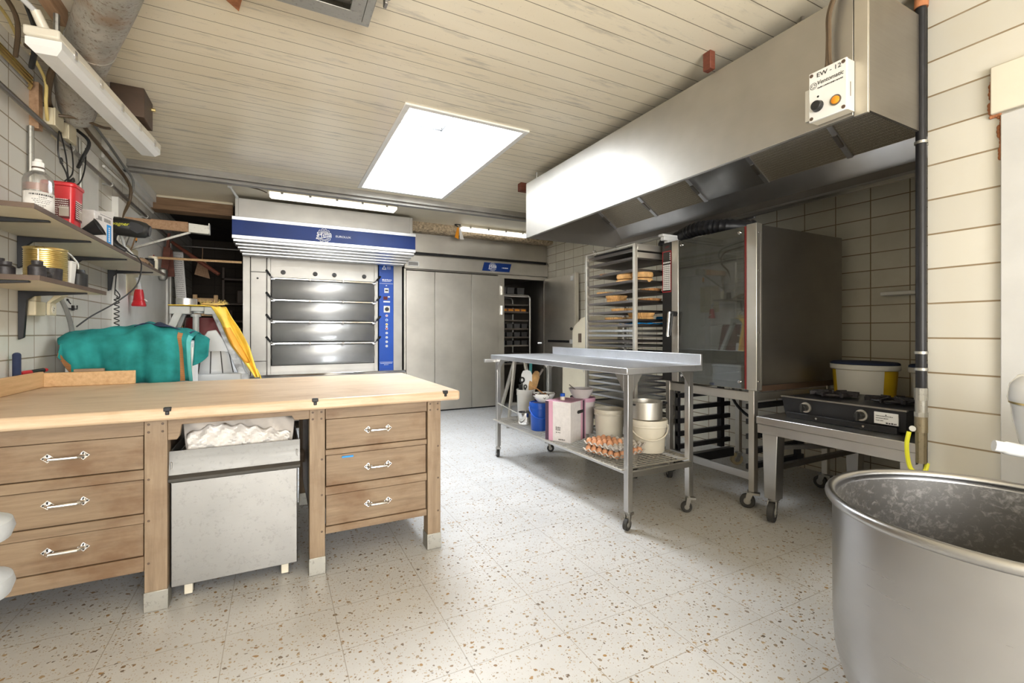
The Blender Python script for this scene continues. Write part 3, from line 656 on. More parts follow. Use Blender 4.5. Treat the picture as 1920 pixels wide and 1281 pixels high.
for zz, hh, a0, a1 in ((.112, .008, -105, -10), (.098, .003, -70, -40), (.088, .0025, -95, -20), (.079, .0025, -90, -25), (.070, .0025, -85, -30), (.058, .003, -110, -45), (.050, .003, -110, -50), (.042, .003, -112, -60), (.034, .003, -112, -70)):
    a = a0
    while a < a1:
        w = rnd.uniform(3, 9); pr_.lathe([(.0745, zz - hh / 2), (.0745, zz + hh / 2)], (-.985, 2.935, ZS), 2, KS, a0=R(a), a1=R(min(a + w, a1))); a += w + 2.5
build('print', pr_, 'ink', LB)
RJ = thing('jar', 'red square plastic jar beside the clear bottle on the shelf', 'jar', (-.985, 3.215, ZS), R(0))
def rsq(r0, cr, n=5):
    p = []
    for sx, sy, a in ((1, 1, 0), (-1, 1, 90), (-1, -1, 180), (1, -1, 270)):
        for k in range(n + 1):
            t = R(a + 90 * k / n); p.append((sx * (r0 - cr) + cr * math.cos(t), sy * (r0 - cr) + cr * math.sin(t)))
    return p
def loft(mb, secs, c, cap0=True, cap1=True):
    rings = [[mb._v((c[0] + x, c[1] + y, c[2] + z)) for x, y in rsq(r, cr)] for r, cr, z in secs]
    for A, B in zip(rings, rings[1:]):
        for i in range(len(A)): mb._f([A[i], A[(i + 1) % len(A)], B[(i + 1) % len(A)], B[i]])
    if cap0: mb._f(rings[0][::-1])
    if cap1: mb._f(rings[-1])
    return mb
build('body', loft(MB(), [(.055, .017, 0), (.057, .017, .01), (.066, .02, .215)], (-.985, 3.215, ZS)), 'red', RJ)
build('lid', loft(MB(), [(.069, .021, .216), (.071, .021, .220), (.071, .021, .231), (.066, .02, .238), (.02, .01, .241)], (-.985, 3.215, ZS)), 'red', RJ, bevel=.002)
lb = MB(); scr = MB()
for Mx in (front(-.985, 3.215 - .0625, ZS), sideR(-.985 + .0625, 3.215, ZS)):
    lb.box(-.044, .046, .05, .165, 0, .0006, Mx); lb.m(1).box(.004, .043, .062, .112, .0006, .0012, Mx).m(0)
    for k in range(9): scribble(scr, Mx @ Matrix.Translation((0, 0, .0007)), -.040, .0 if k < 4 else .04, .062 + k * .0108, .005)
lo = build('paper_label', lb, ['dark_red', 'kraft'], RJ); build('print', scr, 'paper', lo)
CB = thing('carton_box', 'open white cardboard box with blue panel behind the heat gun', 'box', (-1.0, 3.62, ZS))
Mx = Matrix.Translation((-.99, 3.64, ZS)) @ Matrix.Rotation(R(-10), 4, 'Z')
build('body', MB().box(-.065, .065, -.10, .11, 0, .185, Mx), 'carton', CB, bevel=.002)
build('flap', MB().hexa([Mx @ Vector(p) for p in ((-.06, .115, .185), (.06, .115, .185), (.06, .119, .185), (-.06, .119, .185), (-.05, .15, .235), (.055, .15, .235), (.055, .153, .233), (-.05, .153, .233))]).hexa([Mx @ Vector(p) for p in ((-.066, -.1, .184), (-.066, .11, .184), (-.062, .11, .186), (-.062, -.1, .186), (-.10, -.09, .225), (-.10, .10, .225), (-.097, .10, .227), (-.097, -.09, .227))]), 'paper', CB)
bp_ = build('blue_panel', MB().box(.0652, .066, .035, .085, .015, .13, Mx), 'film_blue', CB)
scr = MB(); Ms = Mx @ Matrix(((0, 0, 1, .0662), (1, 0, 0, 0), (0, 1, 0, 0), (0, 0, 0, 1)))
for k in range(7): scr.box(.054, .067, .028 + k * .013, .037 + k * .013, 0, .0006, Ms)
build('print', scr, 'ink_white', bp_)
scr = MB()
for y0_ in (-.06, .005, .04):
    for k in range(8): scr.box(y0_ + k * .005, y0_ + k * .005 + .0025, .140, .162, -.0008, .0002, Ms)
scribble(scr, Ms, -.08, -.02, .14, .006); scribble(scr, Ms, -.04, .09, .176, .006)
build('print', scr, 'ink_grey', CB)
FN = thing('scoop', 'black plastic funnel cup lying between red jar and carton', 'funnel', (-.915, 3.43, ZS))
Mx = Matrix.Translation((-.925, 3.43, ZS + .052)) @ Matrix.Rotation(R(62), 4, 'Y') @ Matrix.Rotation(R(20), 4, 'Z')
build('cone', MB().lathe([(.018, -.05), (.024, -.03), (.047, .035), (.052, .037), (.048, .04), (.02, -.028), (.014, -.05)], (-.925, 3.43, ZS + .052), 24, Mx.to_3x3().to_4x4()), 'black_metal', FN)
# heat gun standing on its handle
HG = thing('heat_gun', 'black heat gun with yellow lettering at shelf front, cord hanging', 'heat gun', (-.93, 4.02, ZS))
hx, hy = -.88, 4.0
bd = MB(); pts = [(-1.005, .190, .050), (-.995, .190, .060), (-.94, .186, .062), (-.88, .180, .060), (-.83, .174, .058), (-.795, .170, .052), (-.78, .168, .040)]
bd.tube([(a, hy, ZS + z) for a, z, r in pts], [r for a, z, r in pts], 22)
build('body', bd, 'black', HG)
build('vent_cap', MB().tube([(-.785, hy, ZS + .169), (-.770, hy, ZS + .167)], [.042, .036], 16), 'black_metal', HG)
build('handle', MB().tube([(-.972, hy, ZS + .16), (-.985, hy, ZS + .12), (-.982, hy, ZS + .085), (-.96, hy, ZS + .055), (-.93, hy, ZS + .036), (-.905, hy, ZS + .022)], [.042, .034, .030, .027, .022, .017], 14), 'black', HG)
build('stand_hoop', MB().tube([(-.945, hy + .03, ZS + .15), (-.93, hy + .05, ZS + .10), (-.925, hy + .06, ZS + .06), (-.92, hy + .06, ZS + .012)], .009, 8), 'grey_paint', HG)
build('side_panel', MB().prism([(-.868, .155), (-.83, .135), (-.80, .145), (-.796, .19), (-.83, .21), (-.868, .216), (-.876, .19)], .004, front(0, hy - .055, ZS)), 'black_metal', HG, bevel=.002)
text('wagner', .032, front(-.922, hy - .0625, ZS + .192), 'ink_yellow', HG, shear=.25)
build('nozzle_band', MB().tube([(-1.012, hy, ZS + .190), (-1.005, hy, ZS + .190)], .056, 18), 'galv', HG)
cdp = [(-.905, hy + .01, ZS + .03), (-.885, hy + .06, ZS + .008), (-.872, hy + .16, ZS + .002), (-.868, hy + .24, ZS - .05), (-.88, hy + .16, ZS - .20), (-.96, hy + .02, ZS - .33), (-1.05, hy - .12, ZS - .43), (-1.10, hy - .2, ZS - .50)]
def smooth(P, n=6):
    P = [Vector(p) for p in P]; out = []
    for i in range(len(P) - 1):
        a, b, c_, d = P[max(i - 1, 0)], P[i], P[i + 1], P[min(i + 2, len(P) - 1)]
        for k in range(n):
            t = k / n; out.append(.5 * (2 * b + (c_ - a) * t + (2 * a - 5 * b + 4 * c_ - d) * t * t + (3 * b - a - 3 * c_ + d) * t ** 3))
    return out + [P[-1]]
build('cord', MB().tube(smooth(cdp), .0045, 6), 'black', HG)
rgm = MB().grid(lambda u, v: (-.90 - .10 * v, 4.50 + .32 * u, ZS + .004 + .055 * math.sin(math.pi * u) * (.35 + .65 * math.sin(math.pi * v)) + .01 * math.sin(u * 17 + v * 9)), 18, 8)
one('rag', rgm, 'rag_brown', 'brown rag lying at the far end of the upper shelf', 'cloth', solid=.006)
for q, (y, h, mt, lab) in enumerate(((4.93, .10, 'black_metal', 'small dark jar at far end of the upper shelf'), (5.06, .135, 'shelf_board', 'pale tall canister at far tip of the upper shelf'))):
    one('canister', MB().lathe([(0, 0), (.036, 0), (.037, h * .8), (.03, h * .86), (.032, h * .88), (.032, h), (0, h)], (-.955, y, ZS), 20), mt, lab, 'canister')
one('plastic_bag', MB().grid(lambda u, v: (-1.06 + .12 * math.cos(v * 3.1) , 4.28 + .2 * u, ZS + .004 + .12 * math.sin(v * 3.1) * (.7 + .3 * math.sin(u * 3.1)) + .008 * math.sin(u * 23 + v * 11)), 16, 12), 'white_plastic', 'crumpled pale plastic bag behind the heat gun handle', 'bag', solid=.002)
# lower shelf
r, h = .080, .162; pf = [(0, 0), (r, 0)]
for k in range(16): z = .006 + (h - .012) * k / 16; pf += [(r, z), (r - .0028, z + .004), (r - .0028, z + .007)]
pf += [(r, h), (r + .002, h + .003), (r - .002, h + .005), (r - .004, h - .004), (r - .012, h - .012), (0, h - .012)]
tn = thing('tin_can', 'big golden ribbed tin can on the lower shelf', 'tin', (-1.0, 3.06, ZT))
build('body', MB().lathe(pf, (-1.0, 3.06, ZT), 40), 'gold', tn, sharp=25)
build('seam', MB().box(-1.0 - .003, -1.0 + .003, 3.06 - .0815, 3.06 - .078, ZT + .006, ZT + .155), 'steel_warm', tn)
def pot(x, y, r, h, lab, z=None):
    return one('iron_pot', MB().lathe([(0, 0), (r, 0), (r * 1.03, h * .6), (r * .8, h * .72), (r * .62, h * .76), (r * .66, h), (r * .55, h), (r * .5, h * .8), (0, h * .7)], (x, y, ZT if z is None else z), 20), 'char', lab, 'pot', 'blackened pots on the lower shelf')
pot(-.935, 2.775, .030, .072, 'blackened round pot with narrow neck at lower shelf edge')
pot(-1.03, 2.76, .030, .060, 'small blackened pot behind, close to the wall')
pot(-1.09, 2.86, .03, .085, 'small blackened pot nearest the wall beside the gold tin')
bt = MB().lathe([(.0, 0), (.040, 0), (.042, .056), (.038, .058), (.035, .01), (0, .01)], (-.942, 2.935, ZT), 24)
one('cup', bt, 'char', 'short black soot-stained cup before the gold tin', 'cup')
one('lump', MB().ell((-.925, 2.85, ZT + .017), (.017, .017, .017), 12, 8), 'char', 'small black lump between the blackened pot and cup', 'lump')
WT = loft(MB(), [(.030, .008, 0), (.038, .01, .115), (.041, .011, .116), (.041, .011, .122), (.036, .01, .122), (.029, .008, .006)], (-.965, 3.175, ZT))
one('container', WT, 'white_plastic', 'white tapered plastic container beside the golden tin', 'container')
CJ = thing('charger', 'black cylindrical canister with bent tube at the shelf end', 'canister', (-.965, 3.35, ZT))
build('body', MB().lathe([(0, 0), (.042, 0), (.042, .075), (.034, .083), (.03, .10), (0, .104)], (-.965, 3.35, ZT), 24), 'black', CJ)
build('tube', MB().tube(smooth([(-.965, 3.35, ZT + .10), (-.965, 3.35, ZT + .13), (-.985, 3.33, ZT + .17), (-1.01, 3.30, ZT + .20)]), .006, 8), 'galv', CJ)
TS = thing('tongs', 'steel tongs with black grip leaning above the lower shelf end', 'tongs', (-1.08, 3.55, ZT))
build('grip', MB().bar((-1.0, 3.45, ZT + .03), (-1.12, 3.66, ZT + .045), .03, .035), 'black', TS, bevel=.005)
build('arm', MB().tube([(-1.0, 3.42, ZT + .06), (-1.13, 3.60, ZT + .06)], .005, 6), 'chrome', TS)
# folding bracket arm beyond the shelf
FA = thing('folding_wall_arm', 'rusty wooden folding arm with metal tip sticking from wall', 'bracket', (-.85, 5.2, 1.87))
build('arm', MB().hexa([(-1.21, 5.17, 2.10), (-.68, 5.17, 2.085), (-.68, 5.21, 2.085), (-1.21, 5.21, 2.10), (-1.21, 5.17, 2.175), (-.68, 5.17, 2.165), (-.68, 5.21, 2.165), (-1.21, 5.21, 2.175)]).box(-1.0, -.72, 5.21, 5.235, 2.16, 2.185), 'old_wood', FA, bevel=.003)
build('tip', MB().hexa([(-.71, 5.16, 2.083), (-.55, 5.16, 2.078), (-.55, 5.22, 2.078), (-.71, 5.22, 2.083), (-.71, 5.16, 2.168), (-.55, 5.16, 2.158), (-.55, 5.22, 2.158), (-.71, 5.22, 2.168)]).box(-.555, -.545, 5.15, 5.225, 2.08, 2.18), 'galv', FA, bevel=.002)
build('strut', MB().bar((-1.18, 5.2, 1.88), (-.70, 5.19, 2.085), .022, .018).bar((-1.20, 5.2, 1.86), (-1.13, 5.2, 2.10), .03, .014), 'galv', FA)
build('wall_plate', MB().box(XL, XL + .02, 5.18, 5.22, 1.80, 2.2), 'old_wood', FA)
build('strap', MB().tube([(-1.17, 5.185, 2.10), (-1.10, 5.17, 2.0), (-1.13, 5.16, 1.88), (-1.15, 5.17, 1.84)], .007, 6), 'rag_brown', FA)
PC = thing('pencil', 'short yellow and red pencil stuck to the wall below arm', 'pencil', (-1.19, 5.6, 2.0))
build('body', MB().cyl((-1.195, 5.62, 2.04), (-1.195, 5.62, 2.115), .012, n=8), 'orange', PC); build('tip', MB().cyl((-1.195, 5.62, 2.015), (-1.195, 5.62, 2.04), .002, .012, 8), 'black', PC)
# wall fittings
SB = thing('socket_box', 'beige double wall socket under the lower shelf with plug', 'socket', (-1.19, 3.52, 1.24))
build('box', MB().box(XL, -1.165, 3.44, 3.57, 1.245, 1.325).box(XL, -1.175, 3.47, 3.54, 1.325, 1.365), 'cream_plastic', SB, bevel=.006)
build('cover', MB().box(-1.165, -1.150, 3.57, 3.66, 1.25, 1.32).hexa([(-1.165, 3.57, 1.322), (-1.155, 3.57, 1.318), (-1.155, 3.66, 1.318), (-1.165, 3.66, 1.322), (-1.13, 3.58, 1.372), (-1.10, 3.58, 1.364), (-1.10, 3.68, 1.374), (-1.13, 3.68, 1.382)]), 'cream_plastic', SB, bevel=.003)
build('outlet', MB().cyl((-1.150, 3.615, 1.285), (-1.146, 3.615, 1.285), .024, n=20).m(1).cyl((-1.146, 3.61, 1.28), (-1.145, 3.61, 1.28), .004, n=8).cyl((-1.146, 3.62, 1.292), (-1.145, 3.62, 1.292), .004, n=8), ['beige_plastic', 'black'], SB)
one('hose', MB().tube(smooth([(-1.17, 3.74, 1.385), (-1.15, 3.76, 1.33), (-1.135, 3.80, 1.24), (-1.13, 3.83, 1.14), (-1.14, 3.82, 1.06), (-1.15, 3.78, .98)]), .0125, 10), 'grey_cable', 'grey cable hose hanging from socket down behind the teal towel', 'hose')
HK = MB().box(XL, XL + .006, 4.00, 4.10, 1.305, 1.315).tube([(XL + .004, 4.10, 1.31), (XL + .03, 4.12, 1.31), (XL + .03, 4.12, 1.335)], .004, 6).box(XL, XL + .012, 4.12, 4.14, 1.30, 1.335)
one('hook', HK, 'black_metal', 'small black hook screwed to the wall tiles', 'hook')
one('hook', MB().box(XL, XL + .008, 4.04, 4.055, 1.36, 1.374).tube([(XL + .004, 4.048, 1.372), (XL + .012, 4.048, 1.35), (XL + .02, 4.048, 1.34)], .004, 6), 'black_metal', 'tiny black hook directly under the lower shelf board end', 'hook')
CC = thing('coil_cord', 'black spiral cord hanging under the upper shelf', 'cord', (-1.16, 4.84, 1.17))
pts = [(-1.15, 4.83, 1.664), (-1.15, 4.80, 1.55), (-1.15, 4.78, 1.46)] + [(-1.15 + .014 * math.cos(t * .55), 4.83 + .034 * math.sin(t * .55), 1.44 - t * .0033) for t in range(0, 82)]
build('coil', MB().tube(pts, .0045, 6), 'black', CC); build('lead', MB().tube(smooth([(-1.15, 4.80, 1.50), (-1.14, 4.87, 1.46), (-1.15, 4.88, 1.43), (-1.15, 4.83, 1.44)]), .0042, 6), 'black', CC)
RP = thing('plug_socket', 'red industrial plug hanging on a short grey cable by door', 'plug', (-1.12, 5.38, 1.40))
build('body', MB().lathe([(0, 0), (.052, 0), (.056, .01), (.043, .05), (.045, .055), (.042, .06), (.036, .12), (.03, .155), (0, .158)], (-1.12, 5.38, 1.395), 24).m(1).tube([(-1.075, 5.355, 1.46), (-1.06, 5.37, 1.445), (-1.07, 5.40, 1.44)], .006, 6), ['red', 'white_plastic'], RP)
build('cable', MB().tube(smooth([(-1.12, 5.38, 1.55), (-1.12, 5.38, 1.60), (-1.135, 5.36, 1.66)]), [.022] * 3 + [.016] * 6 + [.012] * 4, 10), 'grey_frame', RP)
# pipework along the wall
RL = thing('rail_pipe', 'long dark steel pipe running along wall above the shelves', 'pipe', (-1.17, 4.6, 2.33))
build('pipe', MB().cyl((-1.165, 1.5, 2.335), (-1.165, 7.0, 2.335), .0135, n=12), 'steel_dark', RL)
for y in (3.95, 4.75, 5.9): build('clip', MB().cyl((-1.165, y - .02, 2.335), (-1.165, y + .02, 2.335), .019, n=12).box(XL, -1.165, y - .012, y + .012, 2.328, 2.342), 'galv', RL)
for q, (z, lab) in enumerate(((2.525, 'lowest of three thin brass pipes above the rail'), (2.545, 'middle of three thin brass pipes above the rail'), (2.563, 'topmost of three thin brass pipes above the rail'))):
    one('brass_pipe', MB().tube([(-1.195, 2.4, z), (-1.195, 3.48, z), (-1.212, 3.50, z - .02)], .0075, 8), 'gold', lab, 'pipe', 'thin brass pipes on the left wall')
for q, (y, z, lab) in enumerate(((3.66, 2.36, 'nearer cream junction box under the grey duct'), (3.86, 2.355, 'farther cream junction box under the grey duct'))):
    t = thing('junction_box', lab, 'junction box', (-1.17, y, z), 0, 'cream junction boxes on the left wall')
    build('box', MB().box(XL, -1.145, y - .06, y + .06, z, z + .10), 'cream_plastic', t, bevel=.004); build('lid', MB().box(-1.145, -1.135, y - .062, y + .062, z - .002, z + .102), 'cream_plastic', t, bevel=.003)
one('wood_batten', MB().box(XL, -1.18, 3.52, 3.57, 2.30, 2.56), 'old_wood', 'rust-brown wooden upright behind the cream junction boxes', 'batten')
one('conduit', MB().cyl((-1.205, 3.50, 1.70), (-1.205, 3.50, 2.30), .013, n=10), 'galv', 'vertical grey conduit behind the clear bottle', 'pipe')
one('conduit', MB().tube([(-1.20, 4.22, 1.95), (-1.20, 4.22, 2.30), (-1.2, 4.2, 2.5)], .011, 10), 'galv', 'vertical grey conduit rising above the red jar', 'pipe')
one('conduit_cover', MB().box(XL, XL + .012, 4.28, 4.62, 1.98, 2.50), 'white_paint', 'white cover plate on the wall behind the rail pipe', 'panel')
wr_ = MB()
for P in ([(-1.15, 3.70, 2.36), (-1.13, 3.62, 2.28), (-1.12, 3.60, 2.18), (-1.11, 3.68, 2.10), (-1.12, 3.74, 2.04)], [(-1.15, 3.72, 2.36), (-1.12, 3.70, 2.22), (-1.11, 3.70, 2.10), (-1.12, 3.76, 2.06)], [(-1.12, 3.75, 2.05), (-1.10, 3.85, 2.10), (-1.11, 3.98, 2.24), (-1.14, 4.10, 2.40)], [(-1.16, 3.9, 2.36), (-1.13, 3.84, 2.25), (-1.12, 3.80, 2.14), (-1.13, 3.72, 2.07)]): wr_.tube(smooth(P), .0042, 6)
for k in range(5): wr_.tube([Vector((-1.115 + .006 * k, 3.72 + .018 * math.cos(t), 2.05 + .02 * math.sin(t) + .006 * k)) for t in [i * .6 for i in range(11)]], .0038, 5)
wr_.tube([Vector((-1.12, 3.635 + .018 * math.cos(t), 2.165 + .018 * math.sin(t))) for t in [i * .6 for i in range(11)]], .0038, 5)
one('wire', wr_, 'black', 'tangled black wire knot hanging above the clear bottle', 'wire')
def cable(P, r, m_, lab, name='cable'): return one(name, MB().tube(smooth(P), r, 8), m_, lab, 'cable')
cable([(-1.17, 3.35, 2.68), (-1.05, 3.30, 2.60), (-1.10, 3.42, 2.56), (-1.17, 3.62, 2.48), (-1.17, 3.9, 2.45)], .016, 'brown_cable', 'thick brown cable looping beneath the near lamp end')
cable([(-1.16, 3.64, 2.43), (-1.06, 3.68, 2.45), (-.98, 3.80, 2.46), (-.97, 3.92, 2.50)], .009, 'brown_cable', 'thin brown cable slung round the grey duct')
cable([(-1.17, 3.4, 2.66), (-1.13, 3.45, 2.55), (-1.15, 3.52, 2.45), (-1.17, 3.60, 2.38)], .008, 'straw', 'pale twisted cable dropping beside the duct')
cable([(-1.18, 4.1, 2.60), (-1.17, 4.35, 2.56), (-1.16, 4.75, 2.53), (-1.15, 5.10, 2.49), (-1.14, 5.2, 2.42), (-1.16, 5.22, 2.30), (-1.18, 5.1, 2.15), (-1.19, 5.05, 1.95)], .013, 'brown_cable', 'brown cable bundle curving down below the ceiling beam end')
cable([(-1.16, 4.2, 2.66), (-1.15, 4.6, 2.62), (-1.15, 5.0, 2.58), (-1.13, 5.22, 2.52), (-1.15, 5.26, 2.40), (-1.18, 5.16, 2.36)], .010, 'grey_cable', 'grey cable running along top of the left wall')
cable([(-1.17, 4.05, 2.50), (-1.10, 4.02, 2.42), (-1.13, 4.0, 2.30), (-1.13, 3.93, 2.22)], .010, 'black', 'black cable hanging from the lower end of the duct')
cable([(-1.20, 4.7, 2.465), (-1.19, 5.15, 2.465), (-1.19, 6.3, 2.47)], .010, 'white_paint', 'white conduit line along the upper left tiles', 'conduit')
cable([(-1.12, 2.35, 2.66), (-1.0, 2.6, 2.60), (-.93, 2.74, 2.555)], .012, 'grey_frame', 'pale cable feeding the near end of the tube lamp')
cable([(-.98, 2.3, 2.66), (-.96, 2.62, 2.62), (-1.0, 2.95, 2.57), (-1.10, 3.2, 2.50)], .012, 'black', 'black cable drooping above the near lamp end')
cable([(-1.08, 2.3, 2.66), (-1.06, 2.6, 2.64), (-1.05, 2.9, 2.60), (-1.14, 3.15, 2.52)], .010, 'brown_cable', 'brown cable drooping in the ceiling corner at upper left')
cable([(-1.15, 2.5, 2.58), (-1.10, 2.75, 2.60), (-1.12, 3.0, 2.64), (-1.18, 3.3, 2.66)], .007, 'straw', 'thin pale cable along the top of the left wall')
# ventilation duct and box
DU = thing('duct', 'large rusty grey ventilation duct under the ceiling at left', 'duct', (-.85, 3.1, 2.46))
P = smooth([(-.40, 1.95, 2.598), (-.64, 2.58, 2.598), (-.86, 3.12, 2.598), (-1.0, 3.48, 2.59), (-1.06, 3.68, 2.54), (-1.09, 3.78, 2.46)], 5)
build('tube', MB().tube(P, [.098] * (len(P) - 8) + [.098, .097, .095, .091, .086, .079, .07, .058], 32), 'duct_metal', DU, sharp=50)
for i in (9, 14): 
    p, q = Vector(P[i]), Vector(P[i + 1]); d = (q - p).normalized(); build('joint_band', MB().tube([p - d * .01, p + d * .01], .1005, 32), 'duct_metal', DU)
BX = thing('box', 'dark brown wooden box fixed to the ceiling beside the lamp', 'box', (-.81, 3.75, 2.5))
build('body', MB().box(-.905, -.735, 3.66, 3.89, 2.515, 2.70), 'brown_box', BX, bevel=.004); build('screw', MB().cyl((-.735, 3.86, 2.65), (-.715, 3.86, 2.65), .012, n=8), 'gold', BX)
one('ceiling_patch', MB().box(-1.21, -.985, 2.2, 2.66, 2.684, 2.70), 'old_wood', 'exposed brown wooden patch at the ceiling corner above lamp', 'panel')
one('wood_batten', MB().box(-.93, -.885, 2.3, 2.95, 2.62, 2.70), 'old_wood', 'dark wooden batten on ceiling between lamp and duct', 'batten')
one('brick_patch', MB().prism([(-.30, 2.36), (-.152, 2.545), (-.13, 2.43), (-.14, 2.30)], .02, Matrix.Translation((0, 0, 2.682))), 'brick_red', 'small rusty triangular patch on the ceiling', 'patch')
# tube lamps
def tube_lamp(lab, a, b, w=.115, h=.085, clips=5, glow='white_plastic'):
    a, b = Vector(a), Vector(b); d = (b - a); L = d.length; d.normalize(); x = d.cross(Vector((0, 0, 1))).normalized(); T = Matrix(((d.x, x.x, 0, a.x), (d.y, x.y, 0, a.y), (d.z, x.z, 1, a.z), (0, 0, 0, 1)))
    t = thing('tube_lamp', lab, 'lamp', (a + b) / 2, 0, 'fluorescent tube lamps')
    build('housing', MB().prism([(0, -w / 2), (L, -w / 2), (L, w / 2), (0, w / 2)], h * .42, T @ Matrix.Translation((0, 0, h * .58))), 'beige_plastic', t, bevel=.008)
    e = .02
    P0 = [(e, -w * .5), (L - e, -w * .5), (L - e, w * .5), (e, w * .5)]; P1 = [(e + .02, -w * .30), (L - e - .02, -w * .30), (L - e - .02, w * .30), (e + .02, w * .30)]
    dv = MB(); A = [T @ Vector((p[0], p[1], h * .575)) for p in P0]; B = [T @ Vector((p[0], p[1], h * .25)) for p in P0]; C_ = [T @ Vector((p[0], p[1], 0)) for p in P1]
    for U, V in ((A, B), (B, C_)):
        for i in range(4): dv.quad(U[i], U[(i + 1) % 4], V[(i + 1) % 4], V[i])
    dv.quad(*C_[::-1]); build('diffuser', dv, glow, t, bevel=.006)
    for k in range(clips):
        s = L * (k + .5) / clips
        for sg in (-1, 1): build('clip', MB().prism([(s - .012, 0), (s + .012, 0), (s + .012, .006), (s - .012, .006)], h * .4, T @ Matrix.Translation((0, sg * w * .5 - (.006 if sg < 0 else 0), h * .40))), 'chrome', t)
    return t
tl = tube_lamp('long white tube lamp hung beside the duct on the left', (-.905, 2.72, 2.385), (-.78, 4.06, 2.385), .125, .10, 5)
build('hanger', MB().cyl((-.895, 2.85, 2.485), (-.895, 2.85, 2.62), .012, n=8), 'galv', tl); build('hanger', MB().cyl((-.79, 3.97, 2.485), (-.79, 3.97, 2.70), .012, n=8), 'galv', tl); build('gland', MB().cyl((-.90, 2.78, 2.47), (-.93, 2.74, 2.56), .022, .018, 12), 'beige_plastic', tl)
tube_lamp('tube lamp on the ceiling right above the oven hood', (-.07, 5.62, 2.612), (1.33, 5.62, 2.612), .12, .088, 5, 'tube_glow')
tube_lamp('yellowed tube lamp above the proving cabinet', (2.36, 6.20, 2.612), (3.50, 6.20, 2.612), .10, .088, 4, 'tube_glow')
one('cable', MB().tube(smooth([(-.38, 5.50, 2.692), (-.30, 5.56, 2.69), (-.15, 5.60, 2.68), (-.075, 5.62, 2.66)]), .006, 6), 'brown_cable', 'thin brown cable leading to lamp above the oven', 'cable')
TG = thing('warning_tag', 'orange and white paper tag hanging at the yellowed lamp end', 'tag', (2.30, 6.17, 2.48))
build('flap', MB().hexa([(2.262, 6.15, 2.50), (2.325, 6.16, 2.48), (2.327, 6.165, 2.48), (2.264, 6.155, 2.50), (2.31, 6.17, 2.65), (2.335, 6.17, 2.65), (2.335, 6.175, 2.65), (2.31, 6.175, 2.65)]), 'orange', TG)
build('flap', MB().hexa([(2.345, 6.16, 2.48), (2.415, 6.18, 2.49), (2.415, 6.184, 2.49), (2.345, 6.165, 2.48), (2.335, 6.17, 2.65), (2.355, 6.17, 2.65), (2.355, 6.175, 2.65), (2.335, 6.175, 2.65)]), 'paper', TG)
one('cable', MB().tube(smooth([(2.28, 6.19, 2.69), (2.32, 6.17, 2.66), (2.28, 6.18, 2.72 - .03), (2.5, 6.2, 2.693)]), .007, 6), 'black', 'black cable end above the orange tag', 'cable')
# dusty ceiling unit near the camera
DC = thing('ceiling_heater', 'dusty grey metal unit hung under the ceiling near the camera', 'ceiling unit', (.18, 2.05, 2.6))
T = Matrix.Rotation(R(0), 4, 'Z')
fr = MB()
fr.hexa([(-.25, 2.23, 2.60), (.395, 2.23, 2.60), (.395, 2.255, 2.60), (-.25, 2.255, 2.60), (-.25, 2.255, 2.69), (.42, 2.255, 2.69), (.42, 2.275, 2.69), (-.25, 2.275, 2.69)])
fr.hexa([(.36, 1.60, 2.60), (.395, 1.60, 2.60), (.395, 2.23, 2.60), (.36, 2.23, 2.60), (.40, 1.6, 2.69), (.425, 1.6, 2.69), (.42, 2.275, 2.69), (.40, 2.255, 2.69)])
fr.box(-.25, .36, 2.17, 2.23, 2.598, 2.603).box(.30, .36, 1.60, 2.17, 2.598, 2.603).box(-.25, .38, 1.6, 2.24, 2.69, 2.70)
build('frame', fr, 'galv', DC, bevel=.003)
build('grille', MB().box(-.25, .30, 1.60, 2.17, 2.625, 2.635), 'tray_grey', DC)
build('bracket', MB().box(.425, .455, 1.9, 2.06, 2.62, 2.70).box(.43, .445, 2.05, 2.09, 2.60, 2.64), 'steel_dark', DC, bevel=.003)

# ================================================================ BACK WALL: OVEN
OV = thing('deck_oven', 'stainless deck oven with four doors and blue sign band', 'oven', (.62, 7.0, 0))
build('body', MB().box(-.345, 1.60, 6.60, 8.6, 0, 2.54), 'steel_dark', OV)
def frontbox(n, x0, x1, z0, z1, mt='steel_column', y=YB, d=.13, bev=.002, parent=None): return build(n, MB().box(x0, x1, y, y + d, z0, z1), mt, parent or OV, bevel=bev)
frontbox('side_column', -.345, -.268, 0, 2.30); frontbox('side_column', 1.475, 1.595, 0, 2.30)
c1 = build('service_panel', MB().box(-.258, -.092, 6.455, 6.60, .80, 1.895).box(-.258, -.092, 6.455, 6.60, 1.90, 2.30).box(-.258, -.092, 6.455, 6.60, .3, .795).m(1).cyl((-.187, 6.452, 1.82), (-.187, 6.457, 1.82), .012, n=14), ['steel_column', 'black_metal'], OV, bevel=.002)
frontbox('side_column', -.082, -.045, 0, 2.3, 'steel_column'); frontbox('side_column', 1.215, 1.262, 0, 2.3, 'steel_column')
frontbox('top_panel', -.045, 1.215, 1.845, 2.3, 'steel_column', 6.475)
build('recess', MB().box(-.045, 1.215, 6.545, 6.60, .60, 1.845), 'black_metal', OV)
kb = MB()
for x in (.095, .467, .70, 1.081): 
    build('knob', MB().cyl((x, 6.455, 1.912), (x, 6.478, 1.912), .026, .03, 16).box(x - .006, x + .006, 6.44, 6.456, 1.89, 1.934), 'black', OV)
zs = [(1.562, 1.822), (1.300, 1.553), (1.030, 1.284), (.745, 1.012)]
